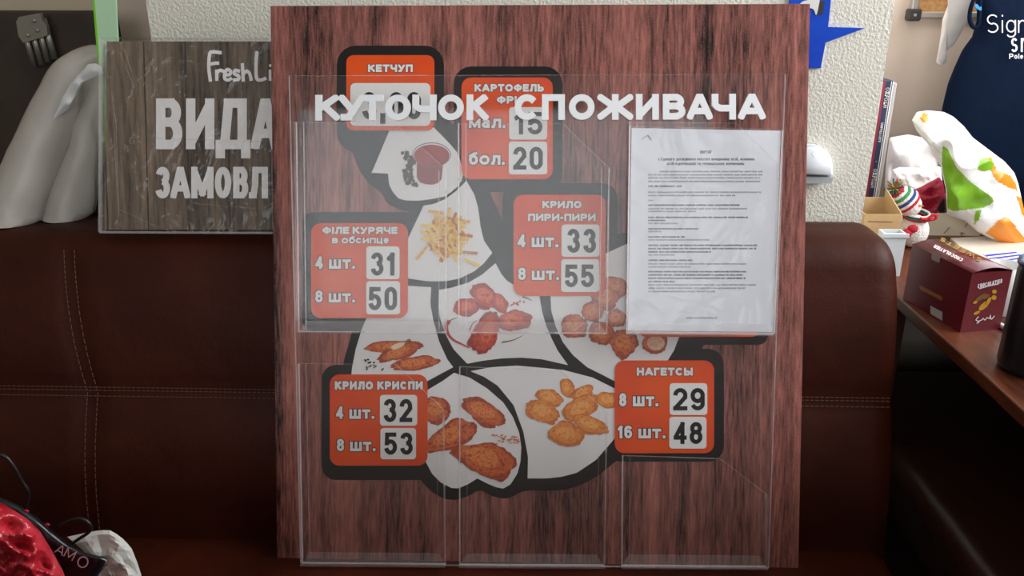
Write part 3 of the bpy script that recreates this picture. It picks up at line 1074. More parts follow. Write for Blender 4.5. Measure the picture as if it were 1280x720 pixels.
LABELS = [
    ('ketchup price label', (433, 69, 543, 163, 9), [('КЕТЧУП', (460, 80.5, 516, 90), .29)], [], [((438, 104, 538, 157.5, 6), '3,00', (453, 115, 526, 149))]),
    ('french fries price label', (577, 97, 691, 224, 12), [('КАРТОФЕЛЬ', (593, 105, 680, 114.5), .29), ('ФРИ', (621, 120, 653, 129.5), .29)],
     [('мал.', (586, 144.6, 632, 160)), ('бол.', (586, 190, 631, 206))],
     [((636.5, 134, 684, 174.5, 4), '15', (643, 140, 678, 168)), ((636, 177, 684, 218, 4), '20', (641.5, 183.5, 678.5, 212))]),
    ('chicken fillet price label', (389, 279, 510, 397.6, 12), [('ФІЛЕ КУРЯЧЕ', (403, 283.5, 497, 292.5), .29), ('в обсипце', (415, 295, 486, 304.3), .22)],
     [('4 шт.', (394, 320.5, 444, 336)), ('8 шт.', (394, 363, 444, 378))],
     [((458, 308, 499.5, 349, 4), '31', (463.5, 315.6, 494.5, 344.5)), ((458, 351.5, 500, 393, 4), '50', (460.8, 358.6, 496.4, 387.7))]),
    ('spicy wing price label', (642, 243.5, 757, 370, 12), [('КРИЛО', (678, 251, 727, 260.3), .29), ('ПИРИ-ПИРИ', (660, 267, 744.6, 276.3), .29)],
     [('4 шт.', (647, 293, 698, 309)), ('8 шт.', (647.5, 334.6, 699, 350))],
     [((702, 280.6, 749.4, 321, 4), '33', (709, 286, 745, 316)), ((701.5, 324, 749, 365, 4), '55', (706, 330.6, 742.5, 359))]),
    ('crispy wing price label', (412.4, 468, 534.5, 582, 12), [('КРИЛО КРИСПИ', (418.5, 476.5, 528.5, 487), .29)],
     [('4 шт.', (420, 508, 468, 523.5)), ('8 шт.', (421, 548.5, 469.5, 564))],
     [((475, 493.6, 521.5, 532, 4), '32', (479.5, 498.7, 515.4, 527.6)), ((475.6, 535, 520, 574, 4), '53', (480.5, 540.6, 516, 568.4))]),
    ('nugget price label', (768.4, 450.5, 892.5, 566.4, 12), [('НАГЕТСЫ', (796, 459.5, 866, 469.5), .29)],
     [('8 шт.', (774, 491.5, 823, 508)), ('16 шт.', (772, 532, 832, 548))],
     [((837, 479, 884, 518.6, 4), '29', (841.5, 485, 881, 513)), ((836.5, 521, 883, 560.6, 4), '48', (842, 527.5, 878, 555))]),
]
for nm, lab, caps, rows, cards in LABELS:
    lo = slab(PB, rr(*lab), H5, H5 + .0006).build('price_label', m_orange, board, label='orange ' + nm)
    h = H5 + .0007
    for tx, rc, th in caps + [(a_, b_, .22) for a_, b_ in rows]:
        kw = dict(t=th, gap=.1, space=.38)
        for c, ps in text_px(tx, rc, dl=.07, **kw):
            prints(PB, ps, h).build('letter_outline', m_letter_outline, lo, label='dark letter outline')
        for c, ps in text_px(tx, rc, **kw):
            prints(PB, ps, h + .0004).build('caption_letter', m_white_print, lo, label='white caption letter')
    for cr_, dg, rc in cards:
        c_ = slab(PB, rr(*cr_), h, h + .0006).build('price_card', m_card, lo, label='white price card')
        for c, ps in text_px(dg, rc, t=.19, gap=.14):
            prints(PB, ps, h + .0007).build('price_digit', m_digit, lo, label='black price digit')
slab(PB, rr(797, 312, 949, 421, 10), H5, H5 + .0006).build('price_label', m_orange, board, label='orange label hidden behind the document')

# ------------------------------------------------------------------ clear acrylic notice holder with raised title
LEAN2 = math.radians(14.6)
o2 = PB.hit(668, 707, .010)
PA = Plane(o2, (1, 0, 0), (0, math.sin(LEAN2), math.cos(LEAN2)))
holder = thing('notice_holder', 'clear acrylic notice holder with six pockets and raised white title letters', 'document holder', PA.matrix())
sheet = [(362, 95), (981, 93), (960, 709), (376.5, 704.5)]
slab(PA, sheet, -.003, 0).build('back_sheet', m_acrylic, holder)


def bar(pl, p, q, w, h0, h1, name, m, parent, label=None):
    a, b = pl.hit(p[0], p[1], h0), pl.hit(q[0], q[1], h0)
    d = (b - a).normalized()
    s = d.cross(pl.n).normalized()
    return MB().box((a + b) / 2 + pl.n * ((h1 - h0) / 2), ((b - a).length / 2, w / 2, abs(h1 - h0) / 2), (d, s, pl.n)).build(name, m, parent, label=label)


for a, b in ((0, 3), (3, 2), (1, 2), (0, 1)):
    bar(PA, sheet[a], sheet[b], .0010 if (a, b) != (0, 1) else .0005, -.003, .0001, 'sheet_edge', m_acrylic_edge if (a, b) != (0, 1) else m_acrylic_side, holder, 'cut edge of the acrylic sheet, highlight painted in')
PD = .012
POCKETS = [
    [(371, 153), (494, 154), (558, 212), (558, 415), (374, 414)],
    [(573.5, 154.5), (704, 155), (761, 210), (758, 416), (574, 415)],
    [(787, 153), (920, 154), (972, 205), (966, 418), (783, 416)],
    [(374, 454), (496, 456), (555, 512), (557, 704.5), (378.5, 703)],
    [(575, 458), (700, 463), (758, 514), (755, 706), (575, 705)],
    [(778, 569), (900, 573), (957, 617), (957, 707.5), (777, 706)],
]
for k, pk in enumerate(POCKETS):
    po = slab(PA, pk, PD, PD + .002).build('pocket', m_acrylic_pocket, holder)
    for (i, j) in ((0, 4), (2, 3)):
        a, b = pk[i], pk[j]
        bar(PA, a, b, .0012, PD - .0003, PD + .0023, 'front_edge', m_acrylic_edge if i == 0 else m_acrylic_side, po)
        bar(PA, a, b, .0015, .0004, PD - .0004, 'side_wall', m_acrylic_side, po)
        s = 9 if i == 0 else -9
        bar(PA, (a[0] + s, a[1] + 1), (b[0] + s, b[1] - 2), .0007, .0004, .003, 'bend_line', m_acrylic_edge if k < 3 else m_acrylic_side, po)
    bar(PA, pk[1], pk[2], .0006, PD, PD + .0023, 'cut_corner_edge', m_acrylic_side, po)
    bar(PA, pk[0], pk[1], .0006, PD, PD + .0023, 'top_edge', m_acrylic_side, po)
    bar(PA, pk[4], pk[3], .0012, PD - .0003, PD + .0023, 'front_edge', m_acrylic_edge, po)
    bar(PA, pk[4], pk[3], .0015, .0004, PD - .0004, 'floor_strip', m_acrylic_side, po)
    lip = [(pk[4][0] + 9, pk[4][1] - 13), (pk[3][0] - 9, pk[3][1] - 13), (pk[3][0] - 1, pk[3][1] - 1), (pk[4][0] + 1, pk[4][1] - 1)]
    slab(PA, lip, PD - .004, PD - .003).build('bottom_lip', m_acrylic_side, po)
# raised letters
TITLE = [('К', 395, 426), ('У', 424, 457), ('Т', 452, 480), ('О', 482, 514), ('Ч', 516, 546), ('О', 548, 580), ('К', 583.5, 611),
         ('С', 643.5, 674), ('П', 677.5, 706), ('О', 711, 743), ('Ж', 746.5, 791), ('И', 794.5, 823), ('В', 828, 856), ('А', 858, 890), ('Ч', 889, 919), ('А', 922, 956)]
for ch, xa, xb in TITLE:
    y1 = 151 - (xa - 395) / 560 * 1.5
    yt = y1 - 32
    w = (xb - xa) / 32
    ps, _ = glyph(ch, w / G[ch][0], .255)
    mb = MB()
    for i, q in enumerate(ps):
        r0 = [PA.hit(xa + a * 32, y1 - b * 32, .0003) for a, b in q]
        r1 = [p + PA.n * (.0042 + i * 1.5e-5) for p in r0]
        mb.prism(r0, r1)
    mb.build('raised_letter', m_letter, holder, label='white raised letter')

# ------------------------------------------------------------------ document in the right pocket
HD = .0045
PDoc = Plane(PA.hit(876, 417, HD), PA.a, PA.b)
doc = thing('document', 'printed white sheet in a clear sleeve, upper right pocket of the holder', 'document', PDoc.matrix())
slab(PDoc, [(789.5, 160), (976, 163.5), (966, 415), (785, 413)], 0, .0004).build('paper_sheet', m_paper, doc)
slab(PDoc, [(785, 157), (980, 161), (970, 417), (783, 415)], .0012, .0016).build('plastic_sleeve', m_sleeve, doc, label='clear wrinkled plastic sleeve')
for p, q in (((787, 157), (784, 415)), ((978, 163), (967.5, 416)), ((784, 414.5), (968, 416.5))):
    bar(PDoc, p, q, .0018, .0016, .0022, 'sleeve_weld', m_sleeve_edge, doc, 'shiny welded edge of the sleeve')
d2p = lambda x, y: (770 + x / 2.668, 150 + y / 2.668)
dark, light = MB(), MB()


def words_line(mb, x0, x1, y, hh, sd):
    r = random.Random(sd)
    x_ = x0
    while x_ < x1 - 4:
        w = min(r.uniform(9, 34), x1 - x_)
        k = x_
        while k < x_ + w:
            lw = r.uniform(1.6, 3.0)
            a, b = d2p(k, y - hh * r.uniform(.7, 1.1)), d2p(k + lw, y + hh * .8)
            q = [(a[0], a[1]), (b[0], a[1]), (b[0], b[1]), (a[0], b[1])]
            mb.add([PDoc.hit(u, v, .0006) for u, v in q], [(0, 1, 2, 3)])
            k += lw + 1.1
        x_ += w + 4


for tx, x0, x1, y in (('ВИТЯГ', 281, 320, 107), ('з Єдиного державного реєстру юридичних осіб, фізичних', 140, 462, 130), ('осіб-підприємців та громадських формувань', 170, 428, 145)):
    a, b = d2p(x0, y - 5), d2p(x1, y + 5)
    for c, ps in text_px(tx, (a[0], a[1], b[0], b[1]), t=.17, gap=.12, space=.4):
        for q in ps:
            dark.add([PDoc.hit(u, v, .0006) for u, v in q], [tuple(range(len(q)))])
for i, (y, x0, x1, d) in enumerate([(172, 145, 487, 0), (183, 108, 487, 0), (193, 108, 480, 0), (205, 108, 482, 0), (221, 108, 220, 1), (241, 108, 483, 0), (252, 108, 398, 0), (268, 108, 130, 0),
                                    (284, 108, 415, 1), (296, 108, 440, 0), (305, 108, 265, 0), (325, 108, 440, 1), (335, 108, 165, 1), (345, 108, 205, 0), (363, 108, 272, 1), (372, 108, 150, 0),
                                    (390, 108, 228, 1), (400, 108, 320, 0), (418, 108, 470, 1), (429, 108, 468, 1), (440, 108, 315, 1), (450, 108, 200, 0), (468, 108, 255, 1), (480, 108, 435, 0),
                                    (490, 108, 245, 0), (506, 108, 435, 1), (517, 108, 430, 1), (528, 108, 430, 1), (539, 108, 195, 1), (550, 108, 465, 0), (561, 108, 430, 0), (572, 108, 330, 0), (660, 235, 335, 0)]):
    words_line(dark if d else light, x0, x1, y, 3.0, i)
dark.build('printed_text', m_ink, doc, label='dark printed lines')
light.build('printed_text', m_ink_light, doc, label='pale printed lines')
bar(PDoc, d2p(85, 65), d2p(108, 50), .0006, .0005, .0009, 'staple', m_ink, doc)
bar(PDoc, d2p(106, 50), d2p(118, 66), .0006, .0005, .0009, 'staple', m_ink, doc)

# ------------------------------------------------------------------ wrapped order sign on the backrest
LEAN3 = math.radians(16)
PS = Plane(at(236, 291.5, z=ZT + .0042), (1, 0, 0), (0, math.sin(LEAN3), math.cos(LEAN3)))
sign = thing('order_sign', 'plastic-wrapped plank-print sign with large white letters, standing on the sofa back', 'sign board', PS.matrix())
sq = [(139, 54), (470, 54), (470, 287), (136, 287)]
slab(PS, sq, -.012, 0).build('panel', m_plank, sign)
slab(PS, [(134, 50), (474, 50.5), (474, 291.5), (132, 291.5)], -.014, .003).build('plastic_wrap', m_film, sign, label='clear wrinkled plastic wrap')
bar(PS, (132.5, 51), (131.5, 290), .0032, -.012, .0042, 'wrap_edge', m_acrylic_edge, sign, 'pale folded edge of the wrap')
bar(PS, (132, 290), (345, 291), .0032, -.012, .0042, 'wrap_edge', m_acrylic_edge, sign, 'pale folded edge of the wrap')
for pts in ([(128, 252), (132, 250), (133, 275), (126, 276)], [(121, 274), (132, 272), (134, 291), (128, 286)]):
    slab(PS, pts, .003, .006).build('wrap_tail', m_film, sign, label='loose crumpled corner of the wrap')
for p, q in (((142, 140), (147, 250)), ((145, 145), (149, 270)), ((150, 65), (168, 110)), ((155, 60), (165, 90)), ((140, 115), (146, 160)), ((165, 172), (338, 177)), ((240, 254), (336, 262)), ((150, 262), (200, 285))):
    bar(PS, p, q, .0007, .003, .0042, 'wrap_crease', m_acrylic_side, sign)
mb = []
for ch, xa, xb in (('В', 195, 228), ('И', 232.5, 268), ('Д', 269.5, 313), ('А', 313.5, 350)):
    y1, y0_ = 186.5, 123
    ps, _ = glyph(ch, (xb - xa) / (y1 - y0_) / G[ch][0], .185)
    mb += [[(xa + a * (y1 - y0_), y1 - b * (y1 - y0_)) for a, b in q] for q in ps]
for ch, xa, xb in (('З', 194, 212.5), ('А', 213, 238), ('М', 239, 267), ('О', 268.5, 289), ('В', 291.5, 310.5), ('Л', 311, 335)):
    y1, y0_ = 248, 208.5
    ps, _ = glyph(ch, (xb - xa) / (y1 - y0_) / G[ch][0], .2)
    mb += [[(xa + a * (y1 - y0_), y1 - b * (y1 - y0_)) for a, b in q] for q in ps]
prints(PS, mb, .0012).build('sign_lettering', m_white_print, sign, label='large white capital lettering')


def brush(pl, strokes, r, h, flat=False):
    out = []
    for pts in strokes:
        pts = smooth_poly(pts, 5, False)
        for p, q in zip(pts, pts[1:]):
            out.append(seg_poly(p, q, r, r * .5))
    return out


fresh = [[(263, 101), (261, 85), (262, 68), (266, 65), (276, 66)], [(264, 80), (269, 79), (273, 79)],
         [(271, 100), (271, 88)], [(271, 91), (275, 88), (279, 89)],
         [(281, 94), (287, 93), (288, 89), (284, 87), (281, 92), (281, 98), (285, 100), (289, 98)],
         [(299, 89), (294, 88), (293, 92), (298, 95), (298, 99), (292, 100)],
         [(304, 101), (303, 80)], [(304, 93), (308, 89), (312, 92), (314, 100)],
         [(321, 65), (320, 84), (321, 98), (326, 100), (332, 98)], [(338, 88), (338, 100)]]
prints(PS, brush(PS, fresh, 2.1, 0) + [ell(338, 82, 2, 2, 10)], .0012).build('script_lettering', m_white_print, sign, label='small white handwritten name')

# ------------------------------------------------------------------ left: dark panel, clamp, roll, green sheet
YP = 1.33
p0, p1 = at(-120, 17, YP), at(136, 14, YP)
m_dark = mat('dark_brown_board', (38, 29, 22), .6, col2=[(58, 46, 34), (30, 22, 17)], nscale=7, lo=.3, hi=.7)
tag(MB().rbox(p0.x, p1.x, YP, YP + .03, 0, p1.z, .003).build('dark_panel', m_dark), 'dark brown board standing behind the sofa at the left', 'board')
m_alu = mat('dull_grey_metal', (150, 148, 138), .35, metal=.7)
YC = 1.315
clampo = thing('metal_clamp', 'grey metal clamp holding four short tubes against the dark board', 'clamp', loc=tuple(at(45, 50, YC)))
PC = Plane(at(45, 50, YC), (1, 0, 0), (0, 0, 1))
slab(PC, [(27, 21), (53, 16), (57, 26), (62, 32), (63, 43), (57, 46), (33, 53), (27, 45), (24, 27)], .004, .012).build('plate', m_alu, clampo)
for a, b in (((27, 27), (44, 84)), ((37, 27), (52.5, 81.5)), ((46, 25), (60.5, 78)), ((54, 23), (68.5, 74))):
    MB().tube([PC.hit(*a, .0), PC.hit(*b, .0)], .0048, 12).build('tube', m_alu, clampo, True)
for a in ((43, 26), (35, 44), (47, 38)):
    MB().lathe(PC.hit(*a, .012), [(.003, 0), (.003, .002), (.001, .003)], 10, PC.n).build('screw', m_alu, clampo)

m_vinyl = mat('white_vinyl', (172, 167, 158), .38, bump=(30, .15, .01))
YV = 1.205
roll = thing('vinyl_roll', 'bent roll of white vinyl standing on the sofa back at far left', 'roll', loc=tuple(at(55, 281, z=ZT)))
def roll_tube(nm, spec, Yd):
    sp = smooth_poly(spec, 4, False)
    pts = [at(q_[0], q_[1], Yd + .085 * max(0, (290 - q_[1]) / 220)) for q_ in sp]
    rs = [q_[2] * (p_ - CAM).dot(fwd) / F + .0010 * noise.noise(Vector((i * .7, Yd * 9, 0))) for i, (q_, p_) in enumerate(zip(sp, pts))]
    mb_ = MB()
    mb_.tube(pts, rs, 32)
    mb_.v = [Vector((v.x + .004 * noise.noise(v * 22), v.y + .005 * noise.noise(v * 17 + Vector((9, 0, 0))), max(v.z, ZT + .0005))) for v in mb_.v]
    return mb_.build(nm, m_vinyl, roll, True)


roll_tube('front_length', [(12, 292, 34), (27, 250, 34), (47, 200, 33), (66, 152, 31), (84, 110, 28), (101, 85, 23), (119, 73, 17), (140, 70, 14)], YV - .015)
roll_tube('rear_length', [(79, 292, 27), (91, 245, 27), (104, 195, 25), (114, 150, 23), (122, 112, 19), (129, 88, 13)], YV + .005)
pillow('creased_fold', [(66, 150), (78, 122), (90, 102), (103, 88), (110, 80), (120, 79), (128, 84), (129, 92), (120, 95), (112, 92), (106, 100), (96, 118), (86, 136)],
       YV + .010, .008, mat('vinyl_fold_highlight', (225, 228, 228), .22), roll, amp=.006, freq=60, seed=3, centre=(100, 104), label='glossy creased fold of the vinyl, highlight painted in lighter')  # shine on the fold put into a lighter vinyl colour

PG = Plane(at(140, 268, 1.222), (1, 0, 0), (0, .10, 1))
green = thing('green_sheet', 'pale green plastic sheet with a bright green edge, left of the wrapped sign', 'sheet', PG.matrix())
gq = [(113, -60), (143, -60), (160, 270), (141, 270)]
slab(PG, gq, -.004, 0).build('sheet', mat('pale_green_plastic', (176, 214, 176), .4), green)
bar(PG, (114, -60), (141.5, 270), .003, -.004, .0006, 'green_edge', mat('bright_green_edge', (120, 196, 40), .4), green, 'bright lime edge')

# ------------------------------------------------------------------ on the wall: blue cut-out and white fitting
PW = Plane((0, YW, 1.2), (1, 0, 0), (0, 0, 1))
blue = thing('blue_cutout', 'glossy blue cut-out shape with a pointed arm on the stippled wall', 'wall decoration', loc=tuple(PW.hit(1020, 85)))
m_blue = mat('glossy_blue_plastic', (16, 62, 190), .25, col2=(28, 84, 206), nscale=9)
slab(PW, [(986, -40), (1040, -40), (1037.5, 0), (1037, 8), (1034, 33.5), (1080, 35), (1031, 53), (1025, 85), (992, 85), (990, 30), (986, 6)], .0005, .004).build('blue_shape', m_blue, blue)
slab(PW, smooth_poly([(997, 9), (1003, 2), (1010, 0), (1024, -6), (1023, 8), (1020, 19), (1017, 12), (1011, 10), (1004, 11)], 3), .0041, .005).build('white_crescent', mat('white_inlay', (228, 228, 224), .4), blue, label='white crescent inlay')
slab(PW, [(1023, 0), (1031, 2), (1028, 18), (1020, 19)], .0041, .0048).build('dark_inlay', mat('olive_inlay', (44, 42, 30), .5), blue, label='dark olive inlay')

fit = thing('wall_fitting', 'white rounded wall fitting just right of the menu board', 'wall fitting', loc=tuple(PW.hit(1010, 203)))
m_wplast = mat('white_plastic', (226, 232, 236), .35)
top = smooth_poly([(984, 214), (984, 196), (990, 184), (1003, 180), (1018, 180), (1029, 186), (1036, 198), (1037, 216)], 4, False) + [(1037, 217), (984, 216)]
r0 = [PW.hit(x_, y_, .001) for x_, y_ in top]
cc = sum(r0, Vector()) / len(r0)
mb = MB()
mb.prism(r0, [p + PW.n * .015 for p in r0], caps=False)
r1 = [p + PW.n * .015 for p in r0]
r2 = [cc + (p - cc) * .82 + PW.n * .024 for p in r0]
mb.prism(r1, r2)
mb.build('cover', m_wplast, fit, True)
slab(PW, [(986, 217.5), (1037, 218.5), (1036, 223), (1032, 226), (988, 226)], .001, .018).build('lower_band', mat('grey_plastic', (178, 184, 186), .4), fit, label='grey lower band')
MB().tube([PW.hit(1013, 187, .0235), PW.hit(1017, 189, .0245), PW.hit(1014, 192, .0245), PW.hit(1017, 197, .0245)], .0006, 6).build('printed_mark', m_black_print, fit)

# ------------------------------------------------------------------ desk in the recess
ZD = .75
dx0 = (at(1134, 378, z=ZD).x + at(1280, 518, z=ZD).x) / 2
desk = thing('desk', 'red-brown wooden desk to the right of the sofa, cluttered with things', 'desk', loc=(1.1, 1.2, 0))
m_desk = wood('reddish_desk_wood', [(48, 20, 10), (78, 34, 18), (100, 48, 27), (122, 64, 38)], 10, 2, 120, .35, .5)
MB().rbox(dx0, XR - .01, .45, YN - .005, ZD - .02, ZD, .003).build('desk_top', m_desk, desk)
m_desk_d = mat('dark_desk_panel', (66, 32, 20), .5)
MB().rbox(dx0 + .03, dx0 + .05, 1.30, YN - .01, 0, ZD - .021, .002).build('added_side_panel', m_desk_d, desk)  # added to block the light under the desk
MB().rbox(dx0 + .55, dx0 + .57, .55, 1.80, 0, ZD - .021, .002).build('added_side_panel', m_desk_d, desk)  # inner panel added to keep the space under the desk dark
MB().rbox(XR - .06, XR - .02, .5, 1.80, 0, ZD - .021, .002).build('added_side_panel', m_desk_d, desk)

# chocolate box
b0, b1, b2 = at(1200, 416, z=ZD), at(1128.5, 374, z=ZD), at(1244, 409, z=ZD)
lx = (b1 - b0)
L1 = lx.length
lx.normalize()
sx_ = Vector((lx.y, -lx.x, 0))
if sx_.x < 0:
    sx_ = -sx_
L2 = abs((b2 - b0).dot(sx_))
HB = (at(1216, 342, b0.y).z - ZD)
cb = thing('chocolate_box', 'maroon cardboard chocolate box on the corner of the desk', 'box', loc=tuple(b0))
m_maroon = mat('maroon_card', (108, 30, 40), .3, col2=(92, 25, 33), nscale=10)
upv = Vector((0, 0, 1))
mb = MB()
mb.box(b0 + lx * L1 / 2 + sx_ * L2 / 2 + upv * HB / 2, (L1 / 2, L2 / 2, HB / 2), (lx, sx_, upv))
mb.build('carton', m_maroon, cb)
# lid: slightly bowed flap over the top
rows = []
for i in range(9):
    u = i / 8
    z_ = HB + .0012 + .006 * math.sin(u * math.pi)
    rows.append([b0 + lx * (L1 * v) + sx_ * (L2 * u) + upv * z_ for v in (-.005, 1.0)])
vs = [p for r in rows for p in r] + [p - upv * .0012 for r in rows for p in r]
fs = [(2 * i, 2 * i + 1, 2 * i + 3, 2 * i + 2) for i in range(8)] + [(18 + 2 * i, 20 + 2 * i, 21 + 2 * i, 19 + 2 * i) for i in range(8)]
fs += [(2 * i, 2 * i + 2, 20 + 2 * i, 18 + 2 * i) for i in range(8)] + [(2 * i + 1, 19 + 2 * i, 21 + 2 * i, 2 * i + 3) for i in range(8)] + [(0, 18, 19, 1), (16, 17, 35, 34)]
lid = mesh('lid_flap', vs, fs, m_maroon, cb, True)
PF = Plane(b0, sx_, upv)              # narrow face turned to the right
PL = Plane(b0, -lx, upv)              # long face
PT = Plane(b0 + upv * (HB + .008), sx_, -lx)
if PF.n.dot(CAM - b0) < 0:
    PF = Plane(b0, -sx_, upv)
if PL.n.dot(CAM - b0) < 0:
    PL = Plane(b0, lx, upv)
if PT.n.z < 0:
    PT = Plane(b0 + upv * (HB + .008), -sx_, -lx)
m_gold = mat('gold_print', (206, 160, 48), .3, metal=.3)
m_brownfig = mat('bronze_print', (120, 84, 44), .4)


def face_text(pl, text, o, ex, ey, t, gap, h, length):
    """text whose baseline starts at photo point o, ex along a cap height, ey up a cap height"""
    return [[(o[0] + a * ex[0] + b * ey[0], o[1] + a * ex[1] + b * ey[1]) for a, b in q] for c, ps in lettering(text, length, t=t, gap=gap) for q in ps]


q = face_text(PF, 'CHOCOLATIER', (1222, 360.5), (4.6, -1.05), (.4, -5.2), .24, .12, .0004, 6.6)
q += brush(PF, [[(1224, 361), (1236, 357.5), (1248, 355)]], .5, 0)
q += brush(PF, [[(1223, 396), (1220, 400), (1224, 402), (1221, 404)], [(1224, 401), (1227, 400), (1229, 398), (1231, 400), (1234, 397), (1237, 398), (1238, 394), (1239, 399), (1243, 395)]], .55, 0)
prints(PF, q, .0004).build('front_lettering', m_white_print, cb, label='white lettering on the narrow face')
figs = MB()
for cx, cy, rx, ry, an, s in ((1230, 382, 8.5, 3.4, -42, 0), (1242.5, 372, 3.2, 3, 0, 0), (1221, 391, 4.5, 1.8, -25, 0), (1226, 372, 9, 2.6, -32, 1), (1243, 364.5, 3, 2.6, 0, 0), (1233, 371, 5, 2, -30, 1), (1219, 378, 3, 1.6, -20, 0), (1236, 376, 5, 2.2, -60, 0)):
    e = ell(0, 0, rx, ry, 16)
    a = math.radians(an)
    e = [(cx + x_ * math.cos(a) - y_ * math.sin(a), cy + x_ * math.sin(a) + y_ * math.cos(a)) for x_, y_ in e]
    figs.add([PF.hit(x_, y_, .0004 + .00008 * len(figs.f)) for x_, y_ in e], [tuple(range(16))], s)
figs.build('printed_sweets', [m_gold, m_brownfig], cb, label='gold wrapped sweets picture')
q = face_text(PT, 'CHOCOLATIER', (1204.5, 323.5), (-4.0, -2.05), (-3.0, 3.4), .24, .12, 0, 8.8)
prints(PT, q, .0005).build('lid_lettering', m_white_print, cb, label='white lettering on the lid')
q = face_text(PT, 'SWEETS', (1228.5, 323.5), (-6.2, -3.3), (-3.6, 3.6), .17, .35, 0, 8.2)
prints(PT, q, .0005).build('lid_lettering', m_gold, cb, label='gold lettering on the lid')
q = [[(1149, 356), (1178, 371), (1177.5, 376), (1150, 362)]]
prints(PL, q, .0004).build('gold_band', mat('dull_gold_print', (150, 92, 34), .4), cb, label='gold strip on the long face')
prints(PL, [[(1163, 382), (1178, 390), (1178, 401), (1163, 392.5)]], .0004).build('white_sticker', mat('grey_sticker', (178, 172, 168), .5), cb, label='pale sticker on the long face')
prints(PL, [[(1165, 314), (1176, 320), (1174, 329), (1164, 324)]], .0006).build('clear_seal', mat('grey_seal', (158, 140, 134), .25), cb, label='pale tape seal on the lid edge')

# tall black mug at the right edge
mc = at(1290, 462, z=ZD)
mug = thing('black_mug', 'tall black mug at the right edge of the desk', 'mug', loc=(mc.x, mc.y, ZD))
m_blackc = mat('black_ceramic', (18, 19, 24), .3)
hM = at(1290, 330, mc.y).z - ZD
MB().lathe((mc.x, mc.y, ZD), [(.03, 0), (.039, .002), (.041, .01), (.0405, hM - .012), (.0395, hM - .008), (.0415, hM), (.0385, hM), (.0375, hM - .015), (.037, .012), (.001, .01)], 40).build('cup', m_blackc, mug, True)
MB().lathe((mc.x, mc.y, ZD + hM), [(.0422, -.003), (.0424, 0), (.0408, .0022), (.0386, .001), (.0384, -.004)], 40).build('rim', mat('blue_rim', (40, 58, 96), .25), mug, True, label='dark blue rim')

# translucent cup, white pen and papers behind the chocolate box
cc = at(1258, 400, z=ZD)
cc.y += .03
tag(MB().lathe((cc.x, cc.y, ZD), [(.02, 0), (.021, .002), (.026, .075), (.0245, .075), (.0195, .004), (.001, .003)], 28).build('plastic_cup', mat('milky_plastic', (196, 198, 196), .3), smooth=True), 'milky plastic cup between the chocolate box and the black mug', 'cup')
pp = [at(1243, 402, z=ZD + .004), at(1262, 413, z=ZD + .004)]
pen = thing('pen', 'white pen lying on the desk beside the chocolate box', 'pen', loc=tuple(pp[0]))
MB().tube([pp[0], pp[1]], .0038, 12).build('barrel', m_wplast, pen, True)
MB().tube([pp[0] + (pp[0] - pp[1]).normalized() * .008, pp[0]], [.0012, .0036], 12).build('tip', m_alu, pen, True)
m_pap = mat('cream_paper', (222, 212, 196), .7)
pq = [(1188, 300), (1270, 296), (1330, 330), (1225, 336)]
tag(MB().prism([at(x_, y_, z=ZD + .0005) for x_, y_ in pq], [at(x_, y_, z=ZD + .0005) + upv * .004 for x_, y_ in pq]).build('paper_stack', m_pap), 'low stack of cream papers behind the chocolate box', 'papers')
bl = thing('blue_leaflet', 'white leaflet with blue stripes on the papers behind the mug', 'leaflet', loc=tuple(at(1250, 322, z=ZD + .006)))
pq = [(1228, 317), (1268, 313), (1290, 323), (1245, 331)]
MB().prism([at(x_, y_, z=ZD + .0046) for x_, y_ in pq], [at(x_, y_, z=ZD + .0046) + upv * .001 for x_, y_ in pq]).build('leaflet_sheet', m_paper, bl)
for k in range(3):
    q_ = [(1231 + k * 5, 318.5 + k * 4), (1270 + k * 5, 314.5 + k * 3.2), (1272 + k * 5, 316 + k * 3.2), (1234 + k * 5, 320.5 + k * 4)]
    MB().add([at(x_, y_, z=ZD + .006) for x_, y_ in q_], [(0, 1, 2, 3)]).build('blue_stripe', m_blue, bl)

# books at the wall end
YBk = 1.61
PK = Plane(at(1090, 275, YBk), (1, 0, 0), (0, 0, 1))
bk0 = at(1086, 276, YBk)
zb_top = at(1107, 101, YBk).z
bkx = at(1103.5, 101, YBk).x
wbk = (at(1118.5, 101, YBk).x - bkx)
binder = thing('binder', 'navy and red striped university binder standing on the desk by the wall end', 'binder', loc=(bkx, YBk, ZD))
xa = bkx - .001
m_navy = mat('navy_card', (38, 48, 80), .5)
m_dred = mat('dark_red_card', (134, 40, 58), .5)
MB().rbox(xa, xa + wbk, YBk, YBk + .22, ZD, zb_top, .001).build('cover', m_navy, binder)
pf = Plane((xa, YBk - .0002, ZD), (1, 0, 0), (0, 0, 1))
hh = zb_top - ZD


def strip(u0, u1, m_, nm, h=.0004, lab=None):
    y = YBk - h
    MB().add([(xa + wbk * u0, y, ZD + .001), (xa + wbk * u1, y, ZD + .001), (xa + wbk * u1, y, zb_top - .001), (xa + wbk * u0, y, zb_top - .001)], [(0, 1, 2, 3)]).build(nm, m_, binder, label=lab)


